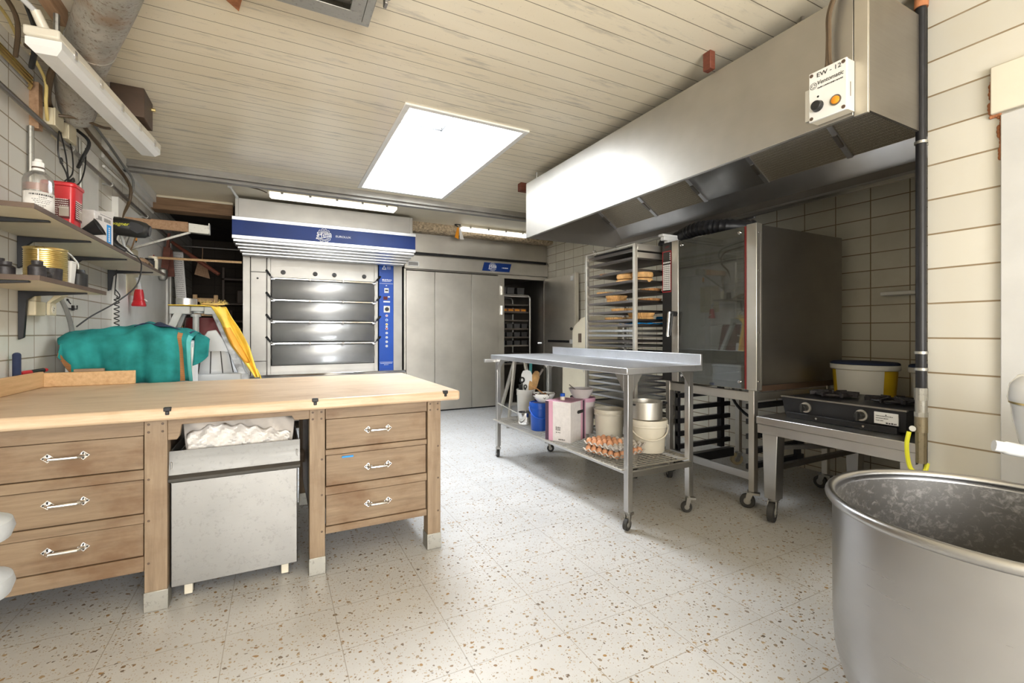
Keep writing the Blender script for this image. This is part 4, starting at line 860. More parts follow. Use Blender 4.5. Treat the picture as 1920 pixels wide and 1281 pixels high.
for z0, z1 in zs:
    d = MB()
    def dr(u, v):
        z = z0 + (z1 - z0) * v; return (-.03 + 1.235 * u, 6.475 - .065 * math.sin(math.pi * (.04 + .80 * v)), z)
    d.grid(dr, 2, 10)
    dd = build('oven_door', d, 'steel_soft', OV, sharp=50, solid=.01)
    e_ = MB().box(-.032, 1.207, 6.405, 6.455, z1 - .004, z1 + .012)
    build('top_edge', e_, 'chrome', dd, bevel=.002)
    for x in (.40, .80): build('screw', MB().cyl((x, 6.385, z1 + .002), (x, 6.40, z1 + .002), .014, n=12), 'steel_dark', dd)
    for s, x in ((-1, -.02), (1, 1.195)):
        lv = build('lever', MB().cyl((x, 6.40, z1 - .005), (x + s * .03, 6.36, z1 + .03), .010, n=10).cyl((x - .02, 6.40, z1 - .008), (x + .02, 6.40, z1 - .008), .016, n=12), 'chrome', dd)
        build('grip', MB().cyl((x + s * .03, 6.36, z1 + .03), (x + s * .07, 6.31, z1 + .085), .012, .014, 10), 'black', lv)
        build('spring', MB().tube([(x + s * .005, 6.42, z1 - .02), (x + s * .02, 6.455, z0 + .10), (x + s * .0, 6.46, z0 + .03)], .004, 6), 'steel_dark', dd)
frontbox('lower_panel', -.045, 1.215, .60, .735, 'steel_column', 6.47)
build('loading_sill', MB().box(-.28, 1.53, 6.0, 6.47, .63, .662), 'steel_sill', OV, bevel=.004)
build('sill_apron', MB().box(-.28, 1.53, 6.05, 6.47, .1, .63), 'steel_dark', OV)
# control panel
CP = build('control_panel', MB().box(1.272, 1.468, 6.44, 6.60, .60, 2.16), 'panel_blue', OV, bevel=.002)
build('switch', MB().box(1.342, 1.402, 6.434, 6.441, 1.70, 1.765).m(1).box(1.352, 1.392, 6.425, 6.435, 1.725, 1.742), ['white_plastic', 'black'], CP)
build('display', MB().box(1.33, 1.385, 6.436, 6.441, 1.605, 1.65).m(1).box(1.39, 1.418, 6.436, 6.441, 1.638, 1.655).box(1.33, 1.42, 6.436, 6.441, 1.568, 1.588), ['dark_red', 'white_plastic'], CP)
build('dial', MB().box(1.335, 1.418, 6.436, 6.441, 1.43, 1.52).m(1).cyl((1.376, 6.42, 1.475), (1.376, 6.437, 1.475), .028, n=16), ['steel_warm', 'black'], CP)
for i, (z, mt) in enumerate(((1.385, 'pink'), (1.325, 'film_blue'), (1.265, 'tub_yellow'), (1.205, 'red'), (1.145, 'grey_light'), (1.085, 'grey_light'), (1.025, 'grey_light'), (.965, 'grey_light'))):
    build('push_button', MB().lathe([(.017, 0), (.017, .008), (.012, .009), (.012, .006), (0, .006)], (1.374, 6.4395, z), 16, Matrix.Rotation(R(90), 4, 'X')).m(1).lathe([(.0118, .005), (.010, .012), (0, .012)], (1.374, 6.4395, z), 14, Matrix.Rotation(R(90), 4, 'X')), ['white_plastic', mt], CP)
build('button_cover', MB().box(1.36, 1.388, 6.435, 6.441, 1.225, 1.243), 'white_plastic', CP)
pr_ = MB().m(0)
Fm = front(1.37, 6.4395, 0); tri = [(-.045, 2.045), (-.005, 2.045), (-.025, 2.085)]
pr_.prism([(-.06, 2.02), (.0, 2.02), (-.03, 2.085)], .0007, Fm)
for k in range(5): scribble(pr_, Fm, .008, .06, 2.03 + k * .013, .006)
scribble(pr_, Fm, -.055, .075, 1.88, .018); scribble(pr_, Fm, -.055, .06, 1.86, .010); pr_.box(-.09, .09, 1.826, 1.83, 0, .0007, Fm); scribble(pr_, Fm, -.008, .012, 1.80, .014)
pr_.box(-.09, .09, .742, .746, 0, .0007, Fm); scribble(pr_, Fm, -.08, .08, .728, .01); scribble(pr_, Fm, -.03, .03, .708, .008)
build('print', pr_, 'ink_white', CP)
build('warning_sign', MB().prism([(-.044, 2.03), (-.016, 2.03), (-.03, 2.062)], .0012, Fm), 'panel_blue', CP)
# hood of the oven
HX0, HX1, HY = -.42, 1.64, 5.94
hd = build('hood', MB().box(HX0 + .025, HX1 - .025, HY + .05, YB + .05, 2.44, 2.665).box(HX0 + .025, HX0 + .06, HY + .045, HY + .06, 2.45, 2.665).box(HX1 - .06, HX1 - .025, HY + .045, HY + .06, 2.45, 2.665), 'steel_column', OV, bevel=.003)
sg = build('sign_band', MB().box(HX0, HX1, HY, HY + .5, 2.238, 2.405), 'blue', OV)
build('band_trim', MB().box(HX0 - .002, HX1 + .002, HY - .006, HY + .5, 2.405, 2.445).box(HX0 - .002, HX1 + .002, HY - .006, HY + .5, 2.198, 2.238), 'alu', OV, bevel=.003)
sl = MB()
for k in range(5):
    y = HY + .02 + k * .062; z = 2.196 - k * .026
    sl.hexa([(HX0 + .01 + k * .018, y, z - .026), (HX1 - .01 - k * .018, y, z - .026), (HX1 - .01 - k * .018, y + .05, z - .040), (HX0 + .01 + k * .018, y + .05, z - .040), (HX0 + .01 + k * .018, y, z), (HX1 - .01 - k * .018, y, z), (HX1 - .01 - k * .018, y + .05, z - .014), (HX0 + .01 + k * .018, y + .05, z - .014)])
build('slats', sl, 'alu', OV, bevel=.002)
build('soffit', MB().box(HX0 + .1, HX1 - .1, HY + .30, YB, 2.10, 2.20), 'steel_warm', OV)
build('stay', MB().cyl((HX0 - .005, 5.66, 2.70), (HX0 + .05, HY + .04, 2.66), .014, n=10).cyl((HX0 - .02, 5.66, 2.69), (HX0 + .02, 5.66, 2.69), .016, n=10), 'white_plastic', OV)
def emblem(parent, x, y, z, r, mt='ink_white'):
    g = MB(); n = 26; Fm = front(x, y, z)
    def arc(r0, r1, a0, a1, k=4):
        for i in range(k):
            a, b = R(a0 + (a1 - a0) * i / k), R(a0 + (a1 - a0) * (i + 1) / k)
            g.quad(*[Fm @ Vector((q * math.cos(t), q * math.sin(t), .0008)) for q, t in ((r0, a), (r1, a), (r1, b), (r0, b))])
    for i in range(n):
        a = 360 / n * i
        if i % 2: arc(r * .93, r, a, a + 360 / n, 2)
        else: arc(r * .84, r * .89, a, a + 360 / n, 2)
        arc(r * .86, r, a - .9, a + .9, 1)
    arc(r * .70, r * .745, 0, 360, 48)
    for a in range(25, 160, 12): arc(r * .30, r * .66, a, a + 3.5, 1)
    arc(r * .40, r * .44, 20, 160, 12); arc(r * .55, r * .58, 20, 160, 12)
    for a in range(215, 330, 14): arc(r * .5, r * .66, a, a + 5, 1)
    g.keep = True
    build('emblem', g, mt, parent)
    bkm = MB(); Fk = front(x, y - .0012, z) @ Matrix.Rotation(R(9), 4, 'Z')
    bkm.prism([(-r * 1.15, -r * .42), (r * .98, -r * .20), (r * 1.0, -r * .12), (r * 1.02, -r * .10), (-r * 1.05, -r * .36)], .0008, Fk)
    bkm.prism([(-r * 1.2, -r * .36), (-r * .9, -r * .38), (-r * 1.0, -r * .12)], .0008, Fk)
    build('underline', bkm, mt, parent)
    text('Hein', r * 1.05, front(x, y - .0014, z + r * .10) @ Matrix.Rotation(R(8), 4, 'Z'), mt, parent, shear=.15, ext=.0012, sx=1.0)
emblem(sg, .527, HY - .0015, 2.315, .083)
text('EUROLUX', .034, front(.745, HY - .0015, 2.318), 'ink_white', sg, sx=1.15)
# ================================================================ proving cabinet
PV = thing('proving_cabinet', 'wide stainless proving cabinet with one door standing open', 'cabinet', (2.8, 7.2, 0))
x0, x1 = 1.622, 3.985
build('carcass', MB().box(x0, x0 + .02, YB + .03, 8.2, 0, 2.23).box(x1 - .04, x1, YB + .03, 8.2, 0, 2.23).box(3.12, 3.19, YB + .03, 8.2, 0, 2.05).box(x0, x1, 8.16, 8.2, 0, 2.23).box(x0, x1, YB + .03, 8.2, 2.05, 2.10).box(3.19, x1 - .04, YB + .2, 8.2, 0, .012), 'steel_dark', PV)
build('frame', MB().box(x0, x0 + .028, YB, YB + .06, .02, 2.06).box(3.098, 3.155, YB, YB + .06, .02, 2.06).box(3.155, 3.205, YB + .005, YB + .06, .02, 2.03).box(x1 - .035, x1, YB, YB + .06, .02, 2.06).box(3.155, x1 - .035, YB, YB + .06, 2.005, 2.06), 'steel_warm', PV, bevel=.002)
for a, b in ((x0 + .030, 2.068), (2.072, 2.645), (2.649, 3.096)): build('door', MB().box(a, b, YB - .012, YB + .03, .02, 2.035), 'steel_warm', PV, bevel=.004)
build('plinth', MB().box(x0, 3.155, YB + .01, YB + .04, 0, .02), 'black_metal', PV)
build('head_panel', MB().box(x0 + .0, x1, YB - .03, YB + .05, 2.065, 2.25).hexa([(x0, YB - .05, 2.25), (x1, YB - .05, 2.25), (x1, YB + .05, 2.25), (x0, YB + .05, 2.25), (x0, YB - .02, 2.262), (x1, YB - .02, 2.262), (x1, YB + .05, 2.262), (x0, YB + .05, 2.262)]), 'steel_warm', PV, bevel=.004)
build('fascia', MB().box(1.66, x1 + .01, YB + .015, YB + .08, 2.31, 2.578), 'steel_warm', PV, bevel=.002)
build('vent_gap', MB().box(1.66, x1, YB + .06, YB + .09, 2.25, 2.32), 'black', PV)
build('end_cap', MB().prism([(YB - .05, 2.25), (YB + .02, 2.16), (YB + .02, 2.32)], .012, Matrix(((0, 0, 1, x1 - .005), (1, 0, 0, 0), (0, 1, 0, 0), (0, 0, 0, 1)))), 'steel_warm', PV)
npl = build('nameplate', MB().box(1.665, 1.83, YB - .034, YB - .029, 2.095, 2.165).m(1).box(1.678, 1.817, YB - .036, YB - .033, 2.107, 2.153), ['white_plastic', 'ink_grey'], PV)
bd_ = build('badge', MB().prism([(2.81, 2.098), (3.275, 2.098), (3.312, 2.228), (2.845, 2.228)], .004, front(0, YB - .0305, 0)), 'blue', PV)
emblem(bd_, 2.985, YB - .0352, 2.163, .064)
sc_ = MB(); scribble(sc_, front(3.2, YB - .0348, 2.158), -.055, .05, 0, .02); build('print', sc_, 'ink_white', bd_)
hm = MB()
for x in (3.150, 3.962):
    for z in (1.81, 1.50): build('hinge', MB().box(x - .012, x + .012, YB - .026, YB - .001, z - .072, z + .072).cyl((x, YB - .026, z - .07), (x, YB - .026, z + .07), .010, n=10), 'chrome', PV, bevel=.002)
od = build('open_door', MB().box(3.915, 3.955, 5.56, 6.425, .05, 2.02).box(3.905, 3.915, 5.54, 5.60, .05, 2.03), 'steel_warm', PV, bevel=.003)
build('edge_strip', MB().box(3.90, 3.957, 5.535, 5.562, .05, 2.03), 'beige_plastic', od, bevel=.002)
build('latch', MB().box(3.895, 3.915, 5.60, 5.68, .985, 1.05), 'white_plastic', od, bevel=.003)
build('latch', MB().box(3.895, 3.915, 5.60, 5.66, 1.92, 1.99), 'white_plastic', od, bevel=.003)
build('handle_bar', MB().box(3.90, 3.912, 5.72, 6.30, 1.0, 1.035), 'black_metal', od)
build('catch', MB().cyl((3.90, YB + .02, .98), (3.85, YB + .06, .98), .022, n=12).box(3.925, 3.95, YB - .02, YB + .0, .95, 1.01), 'chrome', PV)
# rack inside the cabinet
RK = thing('rolling_rack', 'dark rolling rack of loaf pans inside the proving cabinet', 'rack', (3.56, 7.1, 0))
fr = MB()
for y in (6.78, 7.42):
    fr = MB(); fr.tube(smooth([(3.24, y, .08), (3.24, y, 1.2), (3.24, y, 1.68), (3.26, y, 1.75), (3.33, y, 1.775), (3.75, y, 1.775), (3.82, y, 1.75), (3.84, y, 1.68), (3.84, y, 1.2), (3.84, y, .08)], 5), .017, 10)
    build('side_frame', fr, 'steel', RK)
build('top_bar', MB().bar((3.26, 6.79, 1.765), (3.80, 6.79, 1.765), .02, .035), 'steel', RK)
build('caster', MB().cyl((3.26, 6.80, .04), (3.29, 6.80, .04), .04, n=14).cyl((3.80, 6.80, .04), (3.83, 6.80, .04), .04, n=14), 'rubber', RK)
for k, z in enumerate((.62, .78, .92, 1.06, 1.20, 1.34, 1.48, 1.60)):
    one('baking_tray', MB().box(3.262, 3.82, 6.80, 7.40, z, z + .012).box(3.262, 3.82, 6.795, 6.80, z, z + .025), 'steel_dark' if z < .95 else 'tray_dark', 'flat tray inside the proving cabinet rack, %s counting from bottom' % ('lowest', 'second', 'third', 'fourth', 'fifth', 'sixth', 'seventh', 'topmost')[k], 'baking tray', 'trays in the proving cabinet rack')
lp = None
def loaf_pan(x, y, z):
    global lp
    if lp is None:
        t = thing('loaf_pan', 'dark square loaf pan on a tray in the cabinet rack', 'baking pan', (x, y, z), 0, 'loaf pans in the proving cabinet')
        build('pan', MB().hexa([(x - .05, y - .05, z), (x + .05, y - .05, z), (x + .05, y + .05, z), (x - .05, y + .05, z), (x - .056, y - .056, z + .085), (x + .056, y - .056, z + .085), (x + .056, y + .056, z + .085), (x - .056, y + .056, z + .085)]), 'dough_pan', t, bevel=.003)
        lp = t; return t
    return dup(lp, (x, y, z))
rows = ((.634, 'lowest tray'), (.934, 'third tray from bottom'), (1.074, 'fourth tray from bottom'), (1.214, 'fifth tray from bottom'))
for z, w in rows:
    for k, x in enumerate((3.34, 3.48, 3.62, 3.76)):
        o = loaf_pan(x, 6.88, z)
        o['label'] = 'dark loaf pan, %s from left, %s of cabinet rack' % (('first', 'second', 'third', 'fourth')[k], w)
for k, x in enumerate((3.38, 3.53, 3.72)):
    o = loaf_pan(x, 6.95, 1.796 + .0); o.scale = (1.25, 1.25, 1.35); o['label'] = 'larger grey loaf pan on rack top, %s from the left' % ('first', 'second', 'third')[k]
bp2 = thing('bread_packet', 'first packet', 'bread', (3.38, 6.87, 1.4945), 0, 'reddish packets on the upper rack tray')
build('packet', MB().box(-.055, .055, -.05, .05, 0, .06), 'kraft_bread', bp2, bevel=.012, world=False); build('wrapper_print', MB().box(-.04, .04, -.052, -.0505, .02, .045), 'orange', bp2, world=False)
bp2['label'] = 'reddish brown packet on upper rack tray, leftmost of four'
for k, x in enumerate((3.50, 3.62, 3.74)): dup(bp2, (x, 6.87, 1.4945), 0, 'reddish brown packet on upper rack tray, %s of four' % ('second', 'third', 'rightmost')[k])

# ================================================================ DARK ROOM BEYOND THE OPENING
one('broomstick', MB().cyl((-1.21, 6.36, 1.985), (-.35, 6.33, 1.985), .014, n=10).m(1).cyl((-1.215, 6.36, 1.985), (-1.19, 6.36, 1.985), .03, n=12), ['light_wood', 'red'], 'orange-brown wooden stick spanning the dark doorway', 'stick')
for q, (y, x, a, lab) in enumerate(((6.75, -1.17, 6, 'wider reddish wooden paddle hanging left of the dark doorway'), (6.95, -1.13, -4, 'narrow reddish wooden paddle hanging beside the paper strip'))):
    Mx = Matrix.Translation((x, y, 1.84)) @ Matrix.Rotation(R(a), 4, 'Y')
    one('wooden_peel', MB().box(-.035, .035, -.01, .01, 0, .33, Mx).box(-.013, .013, -.01, .01, .33, .5, Mx), 'red_wood', lab, 'wooden tool', 'hanging wooden tools')
one('rolling_pin', MB().tube([(-1.12, 6.9, 2.26), (-.85, 6.85, 2.05), (-.62, 6.8, 1.88)], [.018, .026, .022], 10), 'red_wood', 'slanted reddish rod leaning across the dark doorway top', 'rod')
PS2 = thing('paper_strip', 'long printed white paper strip hanging in the doorway', 'paper', (-1.08, 7.0, 1.35))
build('strip', MB().grid(lambda u, v: (-1.13 + .11 * u + .045 * (1 - v), 7.02 - .01 * u, 1.44 + .72 * v), 2, 8), 'paper', PS2, solid=.002)
sc_ = MB()
for k in range(26): scribble(sc_, front(-1.08 + .045 * (1 - k / 26) - .0, 7.008, 0), -.04, .042, 1.47 + k * .026, .011)
build('print', sc_, 'ink_grey', PS2)
one('ruler', MB().box(-1.085, -1.03, 7.05, 7.06, 1.18, 2.15), 'tub_yellow', 'yellow strip hanging behind the white paper strip', 'strip')
one('grater', MB().lathe([(.03, 0), (.05, .03), (.05, .12), (.02, .14)], (-1.16, 6.62, 1.76), 14), 'galv', 'small grey wire mesh hanging on the tiles beside door', 'tool')
CH = thing('wooden_chair', 'light wooden slatted frame standing in the dark room', 'wooden frame', (-.9, 7.4, 0))
for x in (-.97, -.735): build('post', MB().box(x, x + .05, 7.38, 7.43, 0, 1.66), 'light_wood', CH, bevel=.006)
for z in (1.59, 1.50, 1.40, .9): build('slat', MB().box(-.92, -.735, 7.39, 7.42, z - .026, z + .026), 'light_wood', CH, bevel=.004)
one('hanging_tag', MB().hexa([(-.98, 7.6, 1.95), (-.80, 7.6, 1.90), (-.80, 7.61, 1.90), (-.98, 7.61, 1.95), (-.93, 7.6, 2.16), (-.85, 7.6, 2.16), (-.85, 7.61, 2.16), (-.93, 7.61, 2.16)]).tube([(-.89, 7.605, 2.155), (-.885, 7.605, 2.25), (-.885, 7.60, 2.325)], .005, 6), 'old_wood', 'brown tag hanging in the dark room above wooden frame', 'tag')
one('curtain_rod', MB().cyl((-1.2, 7.6, 2.33), (.9, 7.6, 2.33), .012, n=8), 'steel_dark', 'thin metal rod high up across the dark room', 'rod')
SHF = thing('storage_shelf', 'dark storage shelf at the back of the dark room', 'shelf', (-.2, 8.9, 0))
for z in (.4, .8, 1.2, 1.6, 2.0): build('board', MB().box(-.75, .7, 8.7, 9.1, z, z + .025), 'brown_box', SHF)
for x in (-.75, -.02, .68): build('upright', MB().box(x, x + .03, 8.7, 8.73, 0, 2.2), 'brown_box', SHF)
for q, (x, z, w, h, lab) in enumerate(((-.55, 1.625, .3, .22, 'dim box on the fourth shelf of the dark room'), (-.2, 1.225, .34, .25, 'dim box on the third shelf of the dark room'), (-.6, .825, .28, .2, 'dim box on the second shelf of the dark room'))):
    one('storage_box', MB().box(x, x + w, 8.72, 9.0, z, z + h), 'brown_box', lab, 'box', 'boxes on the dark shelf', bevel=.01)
LD = thing('ladder', 'dark ladder leaning in shadow beside the oven side', 'ladder', (-.52, 8.3, 0))
for x in (-.62, -.38): build('rail', MB().bar((x, 8.2, 0), (x, 8.6, 1.5), .03, .05), 'brown_box', LD)
for k in range(5): build('rung', MB().bar((-.62, 8.26 + k * .07, .25 + k * .27), (-.38, 8.26 + k * .07, .25 + k * .27), .03, .03), 'brown_box', LD)

# ================================================================ EXTRACTOR HOOD
HD = thing('extractor_hood', 'huge stainless steel extractor hood along right wall', 'extractor hood', (2.75, 2.43, 2.06))
xf, xb, yn, yf, zb, zt = 2.15, 3.33, 1.0, 3.87, 2.06, 2.583
build('front_panel', MB().box(xf, xf + .012, yn + .055, yf, zb, zt).box(xf + .012, xf + .03, yn + .055, yf, zb, zb + .012), 'steel_hood', HD, bevel=.002)
build('corner_panel', MB().box(xf, xf + .014, yn, yn + .052, zb - .008, zt), 'steel_warm', HD, bevel=.002)
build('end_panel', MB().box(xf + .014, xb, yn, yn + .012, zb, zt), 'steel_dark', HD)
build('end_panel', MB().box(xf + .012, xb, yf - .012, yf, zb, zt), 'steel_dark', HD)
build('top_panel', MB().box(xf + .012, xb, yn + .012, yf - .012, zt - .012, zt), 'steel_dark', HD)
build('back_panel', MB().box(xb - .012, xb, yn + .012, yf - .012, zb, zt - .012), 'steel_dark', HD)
def slope(t): return (2.78 + (3.235 - 2.78) * t, 2.555 + (2.262 - 2.555) * t)      # filters fall towards the trough
n_ = Vector((-(2.262 - 2.555), 0, 3.235 - 2.78)).normalized()
def slab(mb, y0, y1, th=.03, t0=0., t1=1., off=0.):
    a, b = slope(t0), slope(t1); o = n_ * (-off)
    P = [Vector((a[0], y0, a[1])), Vector((b[0], y0, b[1])), Vector((b[0], y1, b[1])), Vector((a[0], y1, a[1]))]; P = [p + o for p in P]
    return mb.hexa([p for p in P] + [p + n_ * th for p in P])
ys = [yf - .014, 3.255, 2.69, 2.15, 1.60, 1.014]
for k in range(5):
    mt = 'steel_h' if k == 2 else 'filter_mesh'
    f_ = build('filter_panel' if k == 2 else 'filter', slab(MB(), ys[k + 1], ys[k]), mt, HD)
    if k == 2: f_['label'] = 'plain shiny blanking panel between mesh filters'
for k in range(5):
    y = ys[k] if k else yf - .03
    st = slab(MB(), y - .016, y + .016, .012, .0, 1.0, .012); b_ = build('filter_strip', st, 'alu', HD)
    build('clip', slab(MB(), y - .012, y + .012, .012, .62, .80, .024), 'steel_dark', b_)
build('trough', MB().hexa([(3.235, yn + .013, 2.262), (3.318, yn + .013, 2.150), (3.318, yf - .013, 2.150), (3.235, yf - .013, 2.262), (3.25, yn + .013, 2.28), (3.318, yn + .013, 2.18), (3.318, yf - .013, 2.18), (3.25, yf - .013, 2.28)]).box(3.24, 3.318, yn + .013, yf - .013, 2.062, 2.078), 'steel_h', HD)
for x, y in ((2.25, 3.84), (2.30, 1.35), (3.2, 2.4)): build('hanging_rod', MB().cyl((x, y, zt), (x, y, 2.70), .008, n=8), 'steel_dark', HD)
for loc, lab in (((2.115, 2.155, 1.735, 1.785, 2.588), 'reddish wooden block between ceiling and middle of hood'), ((2.25, 2.36, 4.16, 4.23, 2.605), 'reddish wooden block at the far end of the hood')):
    a, b, c_, d, z = loc
    one('wood_block', MB().box(a, b, c_, d, z + .012, 2.70), 'red_wood', lab, 'wood block', 'red wood blocks on the ceiling', bevel=.004)
# control box
KB = thing('control_box', 'white control box with black knob on the hood corner', 'control box', (2.11, 1.12, 2.07))
kx = 2.085
build('back_plate', MB().box(2.141, 2.15, 1.16, 1.245, 2.105, 2.245), 'white_paint', KB, bevel=.001)
build('housing', MB().box(kx + .012, 2.148, 1.048, 1.195, 2.072, 2.282).m(1).box(kx + .03, kx + .034, 1.0468, 1.0482, 2.13, 2.19), ['beige_plastic', 'shelf_edge'], KB, bevel=.003)
fc = build('cover', MB().box(kx, kx + .012, 1.046, 1.197, 2.070, 2.284), 'white_plastic', KB, bevel=.003)
sm = MB()
for y in (1.058, 1.185):
    for z in (2.083, 2.270): build('screw', MB().cyl((kx - .002, y, z), (kx + .003, y, z), .0075, n=12), 'shelf_edge', fc)
build('knob', MB().cyl((kx - .022, 1.158, 2.128), (kx - .004, 1.158, 2.128), .020, .0225, 20).cyl((kx - .004, 1.158, 2.128), (kx, 1.158, 2.128), .024, n=20), 'black', KB, bevel=.002)
ib = build('indicator_lamp', MB().cyl((kx - .003, 1.088, 2.124), (kx, 1.088, 2.124), .022, n=20), 'steel_dark', KB); build('lens', MB().lathe([(0, .007), (.010, .006), (.016, .003), (.0165, 0)], (kx - .003, 1.088, 2.124), 16, Matrix.Rotation(R(-90), 4, 'Y')), 'amber', ib)
build('led', MB().cyl((kx - .001, 1.158, 2.170), (kx, 1.158, 2.170), .0045, n=10), 'black', fc)
text('EW - 12', .026, side(kx - .0006, 1.115, 2.262), 'ink', fc, sx=1.1)
text('Ventomatic', .0245, side(kx - .0006, 1.110, 2.228), 'ink', fc, shear=.2, sx=.92)
lg = MB(); Fm = side(kx - .0006, 1.177, 2.222)
for r0, r1 in ((.0125, .0145), (.006, .0085)):
    for i in range(24):
        a, b = 2 * math.pi * i / 24, 2 * math.pi * (i + 1) / 24
        if r0 < .01 and i % 8 > 5: continue
        lg.quad(*[Fm @ Vector((q * math.cos(t), q * math.sin(t), .0004)) for q, t in ((r0, a), (r1, a), (r1, b), (r0, b))])
lg.keep = True; scribble(lg, side(kx - .0004, 1.11, 2.206), -.05, .05, 0, .006); build('print', lg, 'ink', fc)
build('cable', MB().tube(smooth([(2.115, 1.14, 2.282), (2.115, 1.135, 2.32), (2.12, 1.135, 2.42), (2.115, 1.13, 2.52), (2.13, 1.10, 2.62), (2.16, 1.06, 2.69)]), .0095, 8).tube(smooth([(2.115, 1.115, 2.282), (2.112, 1.125, 2.315), (2.115, 1.128, 2.42), (2.110, 1.122, 2.52), (2.125, 1.09, 2.62), (2.15, 1.05, 2.69)]), .008, 8), 'brown_cable', KB)
# lamp and pipe beneath the hood
UL = thing('strip_lamp', 'long grey strip lamp behind the hood above the ovens', 'lamp', (3.43, 2.5, 2.12))
build('housing', MB().box(3.40, 3.48, 1.30, 3.75, 2.135, 2.18), 'steel_warm', UL, bevel=.003); build('diffuser', MB().box(3.41, 3.47, 1.34, 3.70, 2.105, 2.135), 'steel_dark', UL, bevel=.003)
build('end_cap', MB().box(3.395, 3.485, 1.28, 1.345, 2.08, 2.20), 'white_plastic', UL, bevel=.004)
build('arm', MB().box(3.33, 3.40, 1.5, 1.53, 2.145, 2.17).box(3.33, 3.40, 3.4, 3.43, 2.145, 2.17), 'steel_dark', UL)
for y in (1.6, 3.5): build('hanging_rod', MB().cyl((3.44, y, 2.175), (3.44, y, 2.70), .006, n=8), 'steel_dark', UL)
build('bracket', MB().box(3.38, 3.40, 2.36, 2.56, 2.06, 2.135), 'alu', UL, bevel=.003)
FPm = MB(); pth = smooth([(3.05, 3.0, 1.92), (3.0, 2.75, 1.95), (2.96, 2.58, 1.965), (2.95, 2.42, 1.955), (3.0, 2.30, 1.94), (3.15, 2.2, 1.93)], 8)
FPm.tube(pth, [.052 + (.004 if i % 2 else -.003) for i in range(len(pth))], 16)
one('flexible_pipe', FPm, 'black_metal', 'fat black flexible exhaust pipe lying on top of the steam oven', 'pipe')
one('air_vent', MB().box(2.80, 2.96, 2.74, 2.78, 1.90, 1.93).box(2.78, 2.98, 2.735, 2.785, 1.93, 1.95).box(2.84, 2.92, 2.74, 2.78, 1.872, 1.90), 'white_plastic', 'white plastic bracket on top between rack and oven', 'bracket', bevel=.003)

# ================================================================ CONVECTION OVEN ON ITS STAND
CO = thing('convection_oven', 'tall convection oven with dark glass door on rolling stand', 'oven', (3.25, 2.3, 0))
ox, oy0, oy1, ob, ot = 2.75, 1.90, 2.705, .775, 1.858
build('casing', MB().box(ox + .06, 3.75, oy0 + .012, oy0 + .03, ob + .03, ot - .004).box(3.73, 3.75, oy0 + .03, oy1, ob + .03, ot - .004).box(ox + .06, 3.73, oy1 - .02, oy1, ob, ot - .004).box(ox + .06, 3.73, oy0 + .03, oy1 - .02, ot - .03, ot - .004).box(ox + .06, 3.73, oy0 + .03, oy1 - .02, ob + .0, ob + .03), 'steel_dark', CO, bevel=.004)
build('base_band', MB().box(ox + .07, 3.75, oy0 + .02, oy0 + .05, ob - .01, ob + .03), 'brown_box', CO)
build('front_post', MB().box(ox - .005, ox + .035, oy0, oy0 + .072, ob, ot).box(ox + .035, ox + .055, oy0 + .002, oy0 + .03, ob, ot), 'steel_warm', CO, bevel=.003)
for z in (1.15, 1.55, ob + .06, ot - .06): build('screw', MB().cyl((ox + .015, oy0 - .003, z), (ox + .015, oy0 + .002, z), .005, n=8), 'chrome', CO)
build('seal', MB().box(ox - .008, ox + .005, oy0 + .073, oy0 + .082, ob + .005, ot - .01), 'seal_red', CO)
dr_ = build('glass_door', MB().box(ox - .012, ox - .004, oy0 + .084, 2.535, ob + .005, ot - .01), 'oven_glass', CO)
build('door_frame', MB().box(ox - .016, ox + .012, 2.535, 2.60, ob, ot).box(ox - .003, ox + .012, oy0 + .084, 2.535, ot - .10, ot - .01).box(ox - .003, ox + .012, oy0 + .084, 2.535, ob, ob + .05), 'steel_warm', dr_, bevel=.003)
for y in (oy0 + .115, 2.50):
    for z in (ot - .045, ob + .05): build('bolt', MB().lathe([(0, .012), (.010, .010), (.013, 0)], (ox - .012, y, z), 14, Matrix.Rotation(R(-90), 4, 'Y')), 'chrome', dr_)
hn = build('handle', MB().cyl((ox - .02, 2.555, 1.295), (ox - .055, 2.555, 1.295), .02, n=14).cyl((ox - .055, 2.555, 1.295), (ox - .062, 2.575, 1.13), .010, n=10), 'black', dr_); build('grip', MB().cyl((ox - .06, 2.580, 1.31), (ox - .066, 2.592, 1.12), .013, n=12), 'chrome', hn)
build('inner_rack', MB().box(2.95, 2.97, 2.0, 2.05, .82, 1.80).box(2.95, 2.97, 2.42, 2.47, .82, 1.80).box(2.98, 3.6, oy0 + .035, oy0 + .04, .82, 1.8).box(3.5, 3.52, 2.0, 2.6, .82, 1.8), 'steel_warm', CO)
for k in range(6): build('inner_rail', MB().box(2.9, 3.5, 2.02, 2.46, .9 + k * .15, .906 + k * .15), 'steel_dark', CO)
cp = build('control_panel', MB().box(ox - .010, ox + .06, 2.607, 2.70, ob, ot), 'black', CO, bevel=.002)
kp = MB()
kp.box(ox - .012, ox - .0095, 2.610, 2.698, 1.785, 1.79).box(ox - .012, ox - .0095, 2.610, 2.698, 1.468, 1.473).box(ox - .012, ox - .0095, 2.610, 2.613, 1.473, 1.785).box(ox - .012, ox - .0095, 2.695, 2.698, 1.473, 1.785)
build('red_frame', kp, 'red', cp)
kp = MB()
for i in range(4):
    for j in range(13): kp.box(ox - .0125, ox - .0095, 2.616 + i * .0198, 2.632 + i * .0198, 1.485 + j * .0155, 1.497 + j * .0155)
for i in range(5): kp.box(ox - .0125, ox - .0095, 2.616 + i * .0162, 2.626 + i * .0162, 1.695, 1.707)
for i in range(4): kp.box(ox - .0125, ox - .0095, 2.616, 2.624, 1.72 + i * .015, 1.728 + i * .015)
build('keypad', kp, 'white_plastic', cp)
